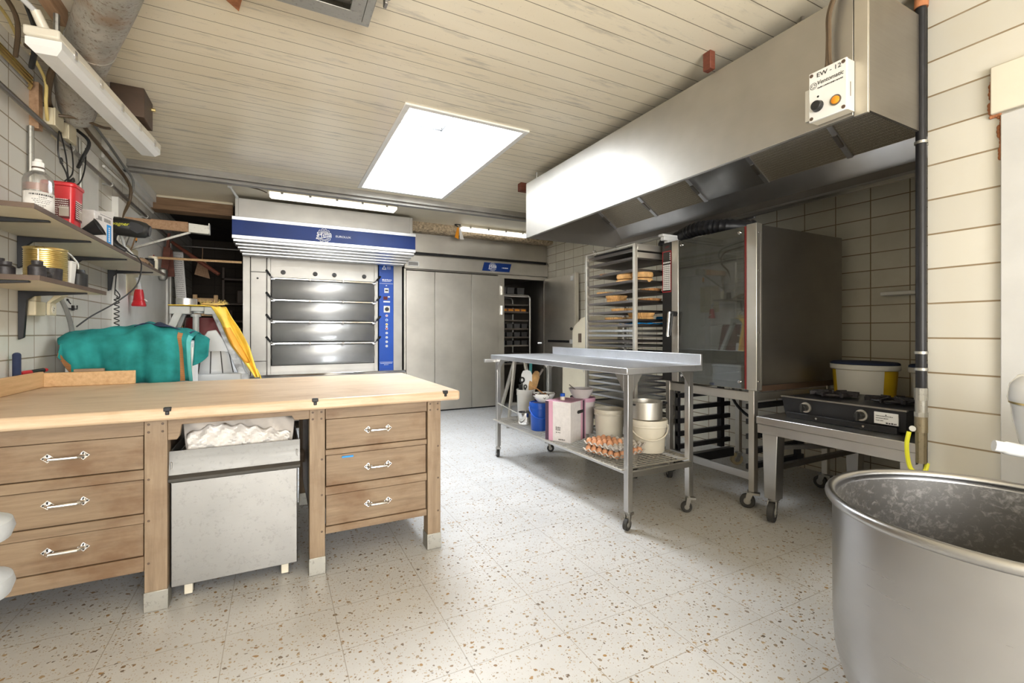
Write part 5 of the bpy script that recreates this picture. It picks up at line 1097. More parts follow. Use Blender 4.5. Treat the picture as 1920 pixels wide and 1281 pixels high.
build('emblem', MB().prism([(-.02, 0), (.02, .006), (.028, .018), (-.01, .012)], .001, side(ox - .0095, 2.655, 1.815)), 'dark_red', cp)
# stand
st = MB()
for y in (1.945, 2.66):
    for x in (2.775, 3.60): build('stand_leg', MB().box(x - .02, x + .02, y - .02, y + .02, .115, .775), 'steel_warm', CO, bevel=.002)
build('stand_rail', MB().box(2.76, 2.795, 1.96, 2.65, .70, .76).box(2.795, 3.6, 1.93, 1.96, .705, .755).box(2.795, 3.6, 2.645, 2.675, .705, .755).box(3.58, 3.62, 1.96, 2.65, .70, .76), 'steel_warm', CO, bevel=.002)
build('stand_rail', MB().box(2.762, 2.782, 1.96, 2.65, .185, .235), 'steel', CO, bevel=.002)
for a in ((2.80, 2.83, 2.60, 2.63), (3.30, 3.34, 2.60, 2.64), (2.83, 2.86, 1.97, 2.0), (3.3, 3.34, 1.97, 2.0)): build('upright', MB().box(*a, .20, .70), 'black_metal', CO)
for z in (.24, .34, .44, .54, .64):
    for y in (2.59, 1.985): build('tray_runner', MB().box(2.80, 3.40, y, y + .03, z, z + .035), 'black_metal', CO)
build('lower_runner', MB().box(2.80, 3.42, 2.57, 2.62, .12, .19), 'black_metal', CO)
castp = None
def caster(parent, x, y, top, r, w, rot=0., brake=True, wheel='rubber', m2='tray_grey'):
    Mx = Matrix.Translation((x, y, 0)) @ Matrix.Rotation(rot, 4, 'Z')
    b = MB(); off = r * .45
    b.prism([(math.cos(t) * r * .5, math.sin(t) * r * .5) for t in [i * math.pi / 6 for i in range(12)]], .012, Mx @ Matrix.Translation((0, 0, top - .012)))
    for s in (-1, 1): b.hexa([Mx @ Vector(p) for p in ((off - r * .28, s * w * .62 - .003, r * .85), (off + r * .28, s * w * .62 - .003, r * .85), (off + r * .28, s * w * .62 + .003, r * .85), (off - r * .28, s * w * .62 + .003, r * .85), (-r * .4, s * w * .62 - .003, top - .012), (r * .5, s * w * .62 - .003, top - .012), (r * .5, s * w * .62 + .003, top - .012), (-r * .4, s * w * .62 + .003, top - .012))])
    if brake: b.box(-r * 1.15, r * .2, -w * .7, w * .7, top - .024, top - .010, Mx)
    o = build('caster', b, m2, parent, bevel=.001)
    wh = MB().cyl(Mx @ Vector((off, -w / 2, r)), Mx @ Vector((off, w / 2, r)), r, n=24).m(1).cyl(Mx @ Vector((off, -w / 2 - .002, r)), Mx @ Vector((off, w / 2 + .002, r)), r * .5, n=16).m(2).cyl(Mx @ Vector((off, -w * .66, r)), Mx @ Vector((off, w * .66, r)), r * .15, n=10)
    build('wheel', wh, [wheel, m2, 'chrome'], o, bevel=.003)
    return o
caster(CO, 2.775, 1.96, .116, .046, .03, R(120)); caster(CO, 3.60, 1.96, .116, .046, .03, R(90)); caster(CO, 2.775, 2.655, .116, .046, .03, R(60)); caster(CO, 3.60, 2.655, .12, .050, .034, R(150), False, 'nylon_wheel')
one('power_cable', MB().tube(smooth([(3.66, 2.70, .76), (3.52, 2.66, .60), (3.50, 2.5, .46), (3.52, 2.25, .40), (3.56, 2.0, .45), (3.6, 1.9, .55)]), .012, 8), 'black', 'black power cable hanging below the convection oven stand', 'cable')
one('insulated_pipe', MB().tube(smooth([(3.95, 2.9, .66), (3.9, 2.6, .64), (3.88, 2.3, .60), (3.90, 2.0, .56), (3.95, 1.8, .55)]), .05, 14), 'insulation', 'silvery insulated pipe along the wall behind oven stand', 'pipe')

# ================================================================ TRAY RACK WITH PASTRIES
TR = thing('tray_rack', 'steel rack full of baking trays beside the glass oven', 'tray rack', (2.73, 3.08, 0))
rx0, rx1, ry0, ry1 = 2.50, 2.96, 2.75, 3.40
for x in (rx0, rx1 - .028):
    for y in (ry0, ry1 - .028): build('post', MB().box(x, x + .028, y, y + .028, .11, 1.852), 'steel_warm', TR, bevel=.002)
build('top_bar', MB().box(rx0 + .028, rx1 - .028, ry0, ry0 + .022, 1.80, 1.85).box(rx0 + .028, rx1 - .028, ry1 - .022, ry1, 1.80, 1.85).box(rx0, rx0 + .015, ry0 + .028, ry1 - .028, 1.838, 1.85).box(rx0 + .028, rx1 - .028, ry0, ry0 + .018, 1.74, 1.785), 'steel_warm', TR, bevel=.002)
build('bottom_bar', MB().box(rx0 + .028, rx1 - .028, ry0, ry0 + .022, .14, .19).box(rx0 + .028, rx1 - .028, ry1 - .022, ry1, .14, .19).box(rx0, rx0 + .022, ry0 + .028, ry1 - .028, .15, .18).box(rx1 - .022, rx1, ry0 + .028, ry1 - .028, .15, .18), 'tray_grey', TR, bevel=.002)
zr = [1.80, 1.735, 1.640, 1.555, 1.475, 1.395, 1.315, 1.245, 1.205, 1.160, 1.120, 1.075, 1.035, .985, .90, .82, .765, .715, .66, .60, .53, .46, .39]
run = MB()
for z in zr:
    for x in (rx0 + .028, rx1 - .046): build('runner', MB().box(x, x + .018, ry0 + .02, ry1 - .02, z - .006, z - .002), 'steel_dark', TR)
for q, (x, y, a) in enumerate(((2.52, 2.77, 40), (2.94, 2.77, 100), (2.52, 3.38, -30), (2.94, 3.38, 10))): caster(TR, x, y, .112, .042, .03, R(a), False)
ord_ = ['topmost', 'second', 'third', 'fourth', 'fifth', 'sixth', 'seventh', 'eighth', 'ninth', 'tenth', 'eleventh', 'twelfth', 'thirteenth', 'fourteenth', 'fifteenth', 'sixteenth', 'seventeenth', 'eighteenth', 'nineteenth', 'twentieth', 'twenty-first', 'twenty-second', 'twenty-third']
def tray_proto(mt):
    t = thing('baking_tray', 'tray', 'baking tray', (0, 0, 0), 0, 'baking trays on the tall rack')
    h = .016
    b = MB().box(-.205, .205, -.30, .30, 0, .003)
    build('sheet', b, mt, t, world=False)
    e = MB()
    for s in (-1, 1): e.hexa([(s * .205 - .002, -.30, 0), (s * .205 + .002, -.30, 0), (s * .205 + .002, .30, 0), (s * .205 - .002, .30, 0), (s * .212 - .002, -.305, h), (s * .212 + .002, -.305, h), (s * .212 + .002, .305, h), (s * .212 - .002, .305, h)]).hexa([(-.205, s * .30 - .002, 0), (.205, s * .30 - .002, 0), (.205, s * .30 + .002, 0), (-.205, s * .30 + .002, 0), (-.212, s * .307 - .002, h), (.212, s * .307 - .002, h), (.212, s * .307 + .002, h), (-.212, s * .307 + .002, h)])
    build('rim', e, mt, t, world=False)
    return t
tA, tB, tC = tray_proto('tray_dark'), tray_proto('tray_grey'), tray_proto('alu'); first = {}
for k, z in enumerate(zr):
    p = (tA if k in (0, 1, 2, 3, 4, 5, 6, 7, 8, 11, 13) else tB if k in (9, 10, 12, 20, 21, 22) else tC)
    lab = '%s baking tray, %s from the top of the tray rack' % ({'tray_dark': 'dark', 'tray_grey': 'worn grey', 'alu': 'pale metal'}[p.children[0].data.materials[0].name] if p.children[0].data.materials[0].name in ('tray_dark', 'tray_grey', 'alu') else 'metal', ord_[k])
    loc = (2.73 + rnd.uniform(-.004, .004), 3.075 + rnd.uniform(-.006, .006), z - .0015)
    if p not in first: first[p] = 1; p.location = loc; p['label'] = lab; o = p
    else: o = dup(p, loc, 0, lab)
PN = thing('lidded_pan', 'long black lidded baking pan on the topmost rack tray', 'baking pan', (2.70, 3.07, 1.8))
build('body', MB().hexa([(2.57, 2.82, 1.8035), (2.83, 2.82, 1.8035), (2.83, 3.34, 1.8035), (2.57, 3.34, 1.8035), (2.56, 2.81, 1.845), (2.84, 2.81, 1.845), (2.84, 3.35, 1.845), (2.56, 3.35, 1.845)]), 'black_metal', PN, bevel=.004)
build('handle', MB().tube([(2.57, 3.352, 1.84), (2.57, 3.37, 1.89), (2.585, 3.37, 1.895), (2.60, 3.37, 1.89), (2.60, 3.352, 1.84)], .005, 6), 'chrome', PN)
# pastry cases (fluted flan bases)
def flan(lab, loc, r, h, mt='pastry', grp='golden pastry cases on the tray rack', fl=True, tilt=0.):
    t = thing('pastry_case', lab, 'pastry', loc, 0, grp); m_ = MB(); n = 72
    prof = [(r * .80, 0), (r * .86, h * .1), (r, h), (r * .94, h * 1.02), (r * .82, h * .55), (0, h * .5)] if fl else [(0, 0), (r * .9, 0), (r, h * .35), (r * .96, h * .8), (r * .6, h), (0, h * 1.02)]
    rings = []
    for j, (q, z) in enumerate(prof):
        if q == 0: rings.append([m_._v((0, 0, z))]); continue
        rings.append([m_._v(((q + (r * .035 * (1 if i % 2 else -1) if fl and 0 < j < 3 else 0)) * math.cos(2 * math.pi * i / n), (q + (r * .035 * (1 if i % 2 else -1) if fl and 0 < j < 3 else 0)) * math.sin(2 * math.pi * i / n), z)) for i in range(n)])
    for A, B in zip(rings, rings[1:]):
        for i in range(n):
            if len(A) == 1: m_._f([A[0], B[i], B[(i + 1) % n]])
            elif len(B) == 1: m_._f([A[i], A[(i + 1) % n], B[0]])
            else: m_._f([A[i], A[(i + 1) % n], B[(i + 1) % n], B[i]])
    if fl: m_._f(rings[0][::-1])
    build('crust', m_, mt, t, world=False, sharp=50)
    if fl: build('base', MB().lathe([(0, h * .52), (r * .80, h * .53)], n=40), 'pastry_dark', t, world=False)
    return t
D_ = .004
def zt_(k): return zr[k] - .0015 + .0032
flan('thin dark red pastry on the third tray from top', (2.60, 3.19, zt_(2)), .085, .022, 'pastry_dark', fl=False)
flan('upper puffy golden bread round at fourth tray, far pile', (2.615, 2.97, zt_(3) + .037), .088, .048, fl=False)
flan('lower puffy golden bread round at fourth tray, far pile', (2.615, 2.975, zt_(3)), .088, .036, fl=False)
flan('upper golden bread round at fourth tray, near pile behind post', (2.66, 2.845, zt_(3) + .039), .090, .050, fl=False)
flan('lower golden bread round at fourth tray, near pile behind post', (2.665, 2.85, zt_(3)), .088, .038, fl=False)
flan('flat pale pastry at far end of the fifth tray', (2.60, 3.22, zt_(4)), .085, .026)
flan('brown pastry case at the near right of fifth tray', (2.78, 2.87, zt_(4)), .085, .036, 'pastry_dark')
flan('golden pastry case stacked on top at middle of sixth tray', (2.61, 3.10, zt_(5) + .0315), .090, .036)
flan('golden pastry case underneath at middle of sixth tray', (2.615, 3.095, zt_(5)), .088, .031)
flan('dark fluted pastry case at the near right of sixth tray', (2.77, 2.87, zt_(5)), .092, .034, 'pastry_dark')
flan('golden fluted pastry case in the middle of seventh tray', (2.615, 3.02, zt_(6)), .100, .034)
flan('wide golden fluted case at far half of eighth tray', (2.62, 3.10, zt_(7)), .105, .031)
flan('golden fluted case on lower layer of eighth tray near end', (2.67, 2.875, zt_(7)), .105, .029)
flan('browned fluted case on upper layer of eighth tray near end', (2.675, 2.87, zt_(7) + .0295), .105, .034)
one('plastic_film', MB().grid(lambda u, v: (2.56 + .35 * u, 2.79 + .22 * v, zt_(8) + .006 + .014 * abs(math.sin(u * 9 + v * 5)) + .006 * math.sin(v * 13)), 16, 10), 'film_blue', 'bright blue plastic film on the ninth tray of rack', 'film', solid=.003)
one('plastic_bag', MB().box(2.86, 2.91, 2.775, 2.90, zt_(7) + .0005, zt_(7) + .038), 'film_blue', 'small blue plastic bag on the eighth tray near corner', 'bag', bevel=.012)
# bread slicer behind the rack
BS = thing('bread_slicer', 'cream bread slicer between proving cabinet door and tray rack', 'bread slicer', (3.45, 4.75, 0))
build('body', MB().prism([(4.52, .02), (5.10, .02), (5.10, .92), (4.52, .92)], .50, Matrix(((0, 0, 1, 3.38), (1, 0, 0, 0), (0, 1, 0, 0), (0, 0, 0, 1)))), 'cream_paint', BS, bevel=.01)
build('head', MB().prism([(4.55, .95), (4.90, .95), (4.90, 1.17), (4.86, 1.24), (4.72, 1.33), (4.55, 1.36)], .46, Matrix(((0, 0, 1, 3.40), (1, 0, 0, 0), (0, 1, 0, 0), (0, 0, 0, 1)))), 'cream_paint', BS, bevel=.012)
build('window', MB().box(3.395, 3.401, 4.70, 4.76, 1.03, 1.14), 'shelf_edge', BS); build('knob', MB().ell((3.39, 4.905, 1.20), (.02, .02, .02), 10, 8), 'black', BS)
build('emblem', MB().prism([(math.cos(i * math.pi / 6) * (.06 if i % 2 else .03), math.sin(i * math.pi / 6) * (.06 if i % 2 else .03)) for i in range(12)], .002, side(3.378, 4.62, .72)), 'white_brown', BS)
# stepladder behind the table
SL = thing('step_stool', 'grey trestle stool standing behind the steel table end', 'stool', (2.72, 5.0, 0))
for (a, b, m_) in (((2.50, 4.95, 0), (2.62, 5.0, .80), 'steel_warm'), ((2.88, 4.95, 0), (2.76, 5.0, .80), 'steel_warm'), ((2.55, 5.35, 0), (2.64, 5.05, .80), 'steel_warm'), ((2.98, 5.3, 0), (2.86, 5.02, .85), 'green_dark')): build('leg', MB().bar(a, b, .035, .03), m_ if m_ != 'green_dark' else 'teal_light', SL, bevel=.002)
build('rung', MB().bar((2.53, 4.965, .28), (2.84, 4.965, .28), .03, .03).bar((2.52, 4.96, .12), (2.86, 4.96, .12), .025, .025), 'steel_warm', SL); build('top', MB().box(2.58, 2.90, 4.96, 5.12, .80, .825), 'steel_warm', SL, bevel=.003)

# ================================================================ STEEL WORK TABLE
WT_ = thing('work_table', 'stainless steel work table on castors in the middle', 'table', (2.10, 2.96, 0))
tx0, tx1, ty0, ty1, tz = 1.79, 2.41, 2.035, 3.90, .946
build('tabletop', MB().box(tx0, tx1, ty0, ty1, tz - .038, tz), 'steel_table', WT_, bevel=.004)
build('backsplash', MB().box(tx1 - .018, tx1, ty0 + .0, ty1 - .12, tz, tz + .068), 'steel_table', WT_, bevel=.003)
legs = [(1.835, 2.075, 200), (1.835, 3.835, 80), (2.36, 2.10, 150), (2.36, 3.79, -40)]
for x, y, a in legs:
    l = build('leg', MB().box(x - .019, x + .019, y - .019, y + .019, .105, tz - .038), 'steel', WT_, bevel=.003)
    sx_, sy_ = (1 if x < 2 else -1), (1 if y < 3 else -1)
    g = MB().prism([(0, 0), (.075, 0), (0, -.10)], .003, Matrix(((0, 0, 1, x - .0215 if sx_ > 0 else x + .0185), (sy_, 0, 0, y + sy_ * .0195), (0, 1, 0, tz - .0385), (0, 0, 0, 1))))
    g.prism([(0, 0), (.07, 0), (0, -.10)], .003, Matrix(((sx_, 0, 0, x + sx_ * .0195), (0, 0, 1, y - .0215 if sy_ > 0 else y + .0185), (0, 1, 0, tz - .0385), (0, 0, 0, 1))))
    build('gusset', g, 'steel', l)
    caster(WT_, x, y, .106, .034, .024, R(a), True)
build('shelf_rail', MB().box(1.826, 1.844, 2.095, 3.815, .318, .343).box(2.352, 2.37, 2.12, 3.77, .318, .343), 'steel', WT_, bevel=.002)
ws = MB(); zw = .346
for k in range(15): ws.tube([(1.815 + k * .0395, 2.0 + .09, zw), (1.815 + k * .0395, 3.86, zw)], .0022, 5)
for k in range(57): ws.tube([(1.80, 2.10 + k * .031, zw + .003), (2.385, 2.10 + k * .031, zw + .003)], .0022, 5)
ws.tube([(1.80, 2.09, zw), (2.385, 2.09, zw), (2.385, 3.87, zw), (1.80, 3.87, zw)], .004, 6, True)
o = build('wire_shelf', ws, 'steel_warm', WT_)
for y in (2.066, 3.825): build('end_bar', MB().box(1.845, 2.35, y, y + .024, .30, .335), 'tray_grey', WT_, bevel=.002)
build('side_bar', MB().box(1.70, 1.95, 3.83, 3.86, .880, .907), 'steel', WT_, bevel=.002)
# ---- things on the wire shelf
ZW = zw + .0055
def bucket(name, lab, c, r, h, mt, lid=None, lid_mt=None, bail=None, open_=True, grp=None, cat='bucket', rim=True):
    t = thing(name, lab, cat, c, 0, grp); x, y, z = c
    pf = [(0, 0), (r * .86, 0), (r * .88, .006), (r * .97, h * .80), (r * 1.0, h * .80), (r * 1.02, h * .83), (r * 1.0, h * .86), (r * 1.0, h * .965), (r * 1.035, h * .97), (r * 1.035, h), (r * .98, h), (r * .95, h * .80), (r * .85, .012), (0, .012)]
    build('body', MB().lathe(pf, c, 40), mt, t)
    if lid: build('lid', MB().lathe([(0, h + .004), (r * .9, h + .004), (r * .92, h + .010), (r * 1.05, h + .010), (r * 1.06, h + .002), (r * 1.06, h - .02), (r * 1.04, h - .02), (r * 1.04, h + .0), (0, h + .0)], c, 40), lid_mt or mt, t)
    if bail:
        a0, drop = bail; P = []
        for k in range(13):
            q = math.pi * k / 12; a = R(a0) - math.pi / 2 + q
            P.append((x + r * 1.07 * math.cos(a), y + r * 1.07 * math.sin(a), z + h * .86 - drop * math.sin(q)))
        build('handle', MB().tube(P, .005, 8).cyl(P[0], (x + r * .98 * math.cos(R(a0) - math.pi / 2), y + r * .98 * math.sin(R(a0) - math.pi / 2), z + h * .86), .011, n=10).cyl(P[-1], (x + r * .98 * math.cos(R(a0) + math.pi / 2), y + r * .98 * math.sin(R(a0) + math.pi / 2), z + h * .86), .011, n=10), mt, t)
    return t
bucket('utensil_tub', 'tall white plastic tub full of kitchen utensils', (2.075, 3.74, ZW), .085, .275, 'white_plastic', cat='tub')
def utensil(name, lab, mb, mt, **k): return one(name, mb, mt, lab, 'utensil', 'utensils in the white tub', **k)
bx, by, bz = 2.075, 3.74, ZW + .014
def blade(mb, a, b, w, th, rnd_=True):
    a, b = Vector(a), Vector(b); d = (b - a); L = d.length; d.normalize(); x = d.cross(Vector((F_[0], F_[1], 0))).normalized(); nrm = x.cross(d)
    T = Matrix(((x.x, d.x, nrm.x, a.x), (x.y, d.y, nrm.y, a.y), (x.z, d.z, nrm.z, a.z), (0, 0, 0, 1)))
    pl = [(-w * .3, 0), (w * .3, 0), (w * .5, L * .4), (w * .5, L * .8), (w * .35, L * .95), (0, L), (-w * .35, L * .95), (-w * .5, L * .8), (-w * .5, L * .4)]
    return mb.prism(pl, th, T)
F_ = (.46, .89)
utensil('spatula', 'broad white plastic scraper standing in the white tub', blade(MB().cyl((bx - .01, by - .02, bz), (bx + .01, by - .02, bz + .24), .006, n=8), (bx - .005, by - .02, bz + .22), (bx + .005, by - .01, bz + .44), .10, .004), 'white_plastic')
for q, (dx, dy, l, w, lab) in enumerate(((.060, -.045, .40, .080, 'orange-brown wooden spatula leaning leftmost of three in tub'), (.085, -.025, .415, .075, 'wooden spatula leaning in the middle of three in tub'), (.105, .0, .425, .065, 'wooden spatula leaning rightmost of three in tub'))):
    utensil('wooden_spatula', lab, blade(MB().cyl((bx - .01 + dx * .1, by + dy * .5, bz), (bx + dx * .55, by + dy, bz + .26), .007, n=8), (bx + dx * .5, by + dy, bz + .23), (bx + dx + .02, by + dy, bz + l), w, .007), 'pastry')
utensil('knife', 'dark steel palette knife leaning far right in the tub', MB().bar((bx + .02, by + .05, bz), (bx + .15, by + .01, bz + .38), .018, .004).bar((bx + .15, by + .01, bz + .38), (bx + .185, by, bz + .44), .02, .014), 'tray_dark')
utensil('whisk', 'black ladle handle with round end standing in the tub', MB().cyl((bx - .045, by - .02, bz), (bx - .055, by - .03, bz + .33), .006, n=8).tube([(bx - .055 + .022 * math.cos(t), by - .03, bz + .35 + .022 * math.sin(t)) for t in [i * math.pi / 6 for i in range(12)]], .007, 6, True).bar((bx - .06, by, bz), (bx - .065, by - .01, bz + .31), .02, .02), 'black')
utensil('scissors', 'black scissor handles sticking low out of the tub', MB().tube([(bx - .035 + .014 * math.cos(t), by - .055, bz + .29 + .016 * math.sin(t)) for t in [i * math.pi / 6 for i in range(12)]], .005, 6, True).cyl((bx - .035, by - .055, bz + .1), (bx - .035, by - .055, bz + .275), .006, n=6), 'black')
SP = thing('saucepan', 'small steel saucepan with long handle beside the white tub', 'saucepan', (1.965, 3.545, ZW))
build('body', MB().lathe([(0, 0), (.062, 0), (.066, .006), (.066, .098), (.069, .10), (.064, .10), (.061, .008), (0, .008)], (1.965, 3.545, ZW), 32), 'chrome', SP)
build('handle', MB().bar((1.915, 3.60, ZW + .085), (1.80, 3.68, ZW + .155), .02, .006).bar((1.80, 3.68, ZW + .155), (1.77, 3.70, ZW + .172), .024, .012), 'steel', SP, bevel=.002)
bucket('bucket', 'bright blue plastic bucket with lid in the table row', (1.945, 3.265, ZW), .084, .218, 'bucket_blue', True, 'bucket_blue', (-115, .085), grp=None)
cz = ZW + .218 + .0115
BW = thing('bowl', 'white bowl smeared with chocolate on the blue bucket lid', 'bowl', (1.965, 3.24, cz))
build('shell', MB().lathe([(0, 0), (.05, 0), (.052, .004), (.088, .05), (.095, .072), (.092, .073), (.084, .05), (.05, .010), (0, .008)], (1.965, 3.24, cz), 36), 'white_plastic', BW)
ch = MB().lathe([(0, .052), (.07, .056), (.0845, .053)], (1.965, 3.24, cz), 30)
for k in range(60):
    a = rnd.uniform(0, 6.28); zz = rnd.uniform(.03, .075); rr = .0535 + (.098 - .0535) * min(1, (zz - .004) / .068); ch.ell((1.965 + rr * math.cos(a), 3.24 + rr * math.sin(a), cz + zz), (rnd.uniform(.002, .007),) * 3, 6, 4)
for k in range(26):
    a = rnd.uniform(0, 6.28); q = rnd.uniform(0, .07); ch.ell((1.965 + q * math.cos(a), 3.24 + q * math.sin(a), cz + .058), (rnd.uniform(.006, .018), rnd.uniform(.006, .014), .012), 8, 5)
build('chocolate', ch, 'chocolate', BW)
one('spoon', MB().cyl((1.975, 3.25, cz + .062), (1.90, 3.31, cz + .13), .005, n=8).ell((1.98, 3.245, cz + .064), (.02, .014, .006), 10, 6), 'pastry_dark', 'brown spoon lying in the chocolate smeared bowl', 'spoon')
# pink carton
PCt = thing('carton_box', 'white and pink cardboard carton on the table shelf', 'carton', (1.89, 2.745, ZW), R(25))
cb = MB().box(.0, .225, .0, .215, 0, .292)
build('body', cb, 'carton', PCt, bevel=.003, world=False)
build('pink_band', MB().box(-.0008, .0, .150, .186, .0, .2922), 'pink', PCt, world=False); build('dark_band', MB().box(-.0012, -.0, .186, .2155, .002, .29), 'purple_dark', PCt, world=False)
build('pink_band', MB().box(.150, .178, -.0009, 0, .0, .2922).box(.205, .224, -.0009, 0, .0, .2922), 'pink', PCt, world=False); build('dark_band', MB().box(.178, .205, -.0012, 0, .002, .29), 'purple_dark', PCt, world=False)
build('top_panel', MB().box(.002, .223, .002, .213, .2921, .2935), 'pink', PCt, world=False)
build('handle_hole', MB().prism([(.105, .20), (.175, .20), (.185, .212), (.175, .224), (.105, .224), (.095, .212)], .002, Matrix(((1, 0, 0, 0), (0, 0, -1, .0005), (0, 1, 0, 0), (0, 0, 0, 1)))), 'black', PCt, world=False)
pr_ = MB(); Ms = Matrix(((0, 0, -1, -.0001), (-1, 0, 0, 0), (0, 1, 0, 0), (0, 0, 0, 1)))
for k in range(3): scribble(pr_, Ms, -.125, -.085, .085 + k * .010, .007)
scribble(pr_, Ms, -.122, -.113, .067, .008); scribble(pr_, Ms, -.106, -.085, .067, .006); scribble(pr_, Ms, -.10, -.045, .018, .009)
build('print', pr_, 'ink', PCt, world=False)
JR = thing('bottle', 'tiny bottle with blue cap on the pink carton', 'bottle', (1.925, 2.90, ZW + .294))
build('body', MB().lathe([(0, 0), (.017, 0), (.018, .004), (.018, .022), (.016, .026), (0, .026)], (1.925, 2.90, ZW + .294), 20), 'beige_plastic', JR); build('cap', MB().lathe([(0, .026), (.0185, .026), (.0185, .046), (.016, .049), (0, .049)], (1.925, 2.90, ZW + .294), 20), 'bucket_blue', JR)
PB = bucket('bucket', 'pale bucket with pink lid standing behind the carton', (2.205, 3.025, ZW), .092, .272, 'pinkish_bowl', True, 'pink')
B2 = thing('bowl', 'greyish bowl with a spoon on the pink bucket lid', 'bowl', (2.16, 2.99, ZW + .2830))
build('shell', MB().lathe([(0, 0), (.06, 0), (.062, .004), (.088, .045), (.098, .07), (.1, .074), (.095, .074), (.085, .048), (.055, .010), (0, .008)], (2.165, 2.995, ZW + .2830), 36), 'pinkish_bowl', B2)
one('spoon', MB().bar((2.165, 3.0, ZW + .31), (2.085, 3.045, ZW + .385), .014, .006).ell((2.175, 2.995, ZW + .305), (.02, .014, .006), 10, 6), 'brown_box', 'dark spoon leaning in the greyish bowl', 'spoon')
bucket('bin', 'dark green round bin at the shelf back', (2.30, 3.20, ZW), .080, .26, 'green_dark', cat='bin')
bucket('bucket', 'open beige bucket behind the egg trays', (2.262, 2.77, ZW), .112, .222, 'beige_plastic', bail=(-100, .0))
NB = bucket('bucket', 'beige lidded bucket under the steel pot', (2.262, 2.355, ZW), .118, .205, 'beige_plastic', True, 'beige_plastic', (-125, .085))
zp = ZW + .2155
PT = thing('cooking_pot', 'steel cooking pot standing on the beige lidded bucket', 'pot', (2.245, 2.36, zp))
build('body', MB().lathe([(0, 0), (.098, 0), (.105, .006), (.106, .118), (.110, .120), (.103, .121), (.101, .01), (0, .01)], (2.245, 2.36, zp), 40), 'steel_warm', PT)
hp = MB()
for s in (-1, 1): hp.tube(smooth([(2.245 + s * .09, 2.36 - s * .06, zp + .10), (2.245 + s * .125, 2.36 - s * .075, zp + .105), (2.245 + s * .135, 2.36 - s * .02 * 1, zp + .105), (2.245 + s * .104, 2.36 + s * .01, zp + .10)]), .006, 8)
for s in (-1, 1): build('handle', MB().tube(smooth([(2.245 + s * .092, 2.36 - s * .055, zp + .10), (2.245 + s * .128, 2.36 - s * .06, zp + .106), (2.245 + s * .135, 2.36 - s * .02, zp + .106), (2.245 + s * .104, 2.36 + s * .01, zp + .10)]), .006, 8), 'black_metal', PT)
# egg trays
def egg_tray(lab, c, rz):
    t = thing('egg_tray', lab, 'egg tray', c, rz, 'pulp egg trays on the table shelf'); nx = 6; s = .046; m_ = MB()
    def fn(u, v):
        x = (u - .5) * s * 6.3; y = (v - .5) * s * 6.3; a = abs(math.sin(math.pi * (x / s))) ; b = abs(math.sin(math.pi * (y / s)))
        cup = math.cos(math.pi * (x / s + .5)) ** 2 * math.cos(math.pi * (y / s + .5)) ** 2; peak = math.cos(math.pi * x / s) ** 2 * math.cos(math.pi * y / s) ** 2
        return (x, y, .024 - .023 * cup + .013 * peak)
    m_.grid(fn, 48, 48); build('pulp', m_, 'pulp', t, sharp=70, solid=.002, world=False); return t
ec = (1.985, 2.385)
e1 = egg_tray('lower egg tray on the table shelf near the front leg', (ec[0], ec[1], ZW + .0005), R(12))
e2 = dup(e1, (ec[0] + .003, ec[1] - .003, ZW + .0465), R(10), 'upper egg tray stacked on the lower egg tray')
eg = one('egg', MB().lathe([(0, -.022), (.010, -.0205), (.017, -.014), (.0205, -.003), (.0195, .008), (.0155, .018), (.008, .0255), (0, .0275)], (0, 0, 0), 18), 'egg', 'egg', 'egg', 'brown eggs in the pulp trays', world=False)
words6 = ('first', 'second', 'third', 'fourth', 'fifth', 'sixth'); used = False
def place_egg(i, j, tz_, rz, c, lab):
    global used
    s = .046; x, y = (i - 2.5) * s, (j - 2.5) * s; p = (c[0] + x * math.cos(rz) - y * math.sin(rz), c[1] + x * math.sin(rz) + y * math.cos(rz), tz_ + .0305)
    if not used: used = True; o = eg; o.location = p; o['label'] = lab
    else: o = dup(eg, p, None, lab)
    o.rotation_euler = (rnd.uniform(-.12, .12), rnd.uniform(-.12, .12), rnd.uniform(0, 6))
for i in range(6):
    for j in range(2, 6):
        if i > 3 and j > 3: continue
        if (i, j) in ((0, 2), (5, 2), (4, 2), (4, 3), (5, 3)): continue
        place_egg(i, j, ZW + .0465, R(10), (ec[0] + .003, ec[1] - .003), 'brown egg in upper tray, %s row from right wall side, %s egg from near end' % (words6[5 - i], words6[j]))
for i in range(6):
    for j in range(6):
        if 0 < i < 5 and 0 < j < 5: continue
        if i == 5 and j > 0: continue
        place_egg(i, j, ZW + .0005, R(12), ec, 'brown egg in lower tray, %s row from aisle side, %s egg from near end' % (words6[i], words6[j]))

# ================================================================ BURNER TABLE, STOVE, TUBS
BT = thing('burner_table', 'low steel rolling table carrying the black gas stove', 'table', (3.0, 1.5, 0))
build('tabletop', MB().box(2.66, 3.70, 1.04, 1.845, .585, .632), 'steel_h', BT, bevel=.004)
build('apron', MB().box(2.665, 2.69, 1.045, 1.84, .53, .585), 'steel_h', BT, bevel=.002)
for (x, y) in ((2.705, 1.77), (3.62, 1.77), (3.62, 1.09), (2.76, 1.09)):
    wd = .05
    l = MB(); l.hexa([(x - .025, y - .035, .135), (x + .05, y - .035, .135), (x + .05, y + .035, .135), (x - .025, y + .035, .135), (x - .025, y - .05, .585), (x + .05, y - .05, .585), (x + .05, y + .05, .585), (x - .025, y + .05, .585)])
    build('leg', l, 'steel', BT, bevel=.003); caster(BT, x + .01, y, .138, .058, .036, R(200 + 40 * (x > 3)), True)
build('lower_bar', MB().bar((2.74, 1.75, .33), (3.62, 1.75, .33), .03, .03).bar((2.74, 1.75, .45), (3.6, 1.4, .45), .025, .025), 'steel_dark', BT)
GS = thing('gas_stove', 'black two-burner gas stove on the low steel table', 'stove', (3.1, 1.44, .632))
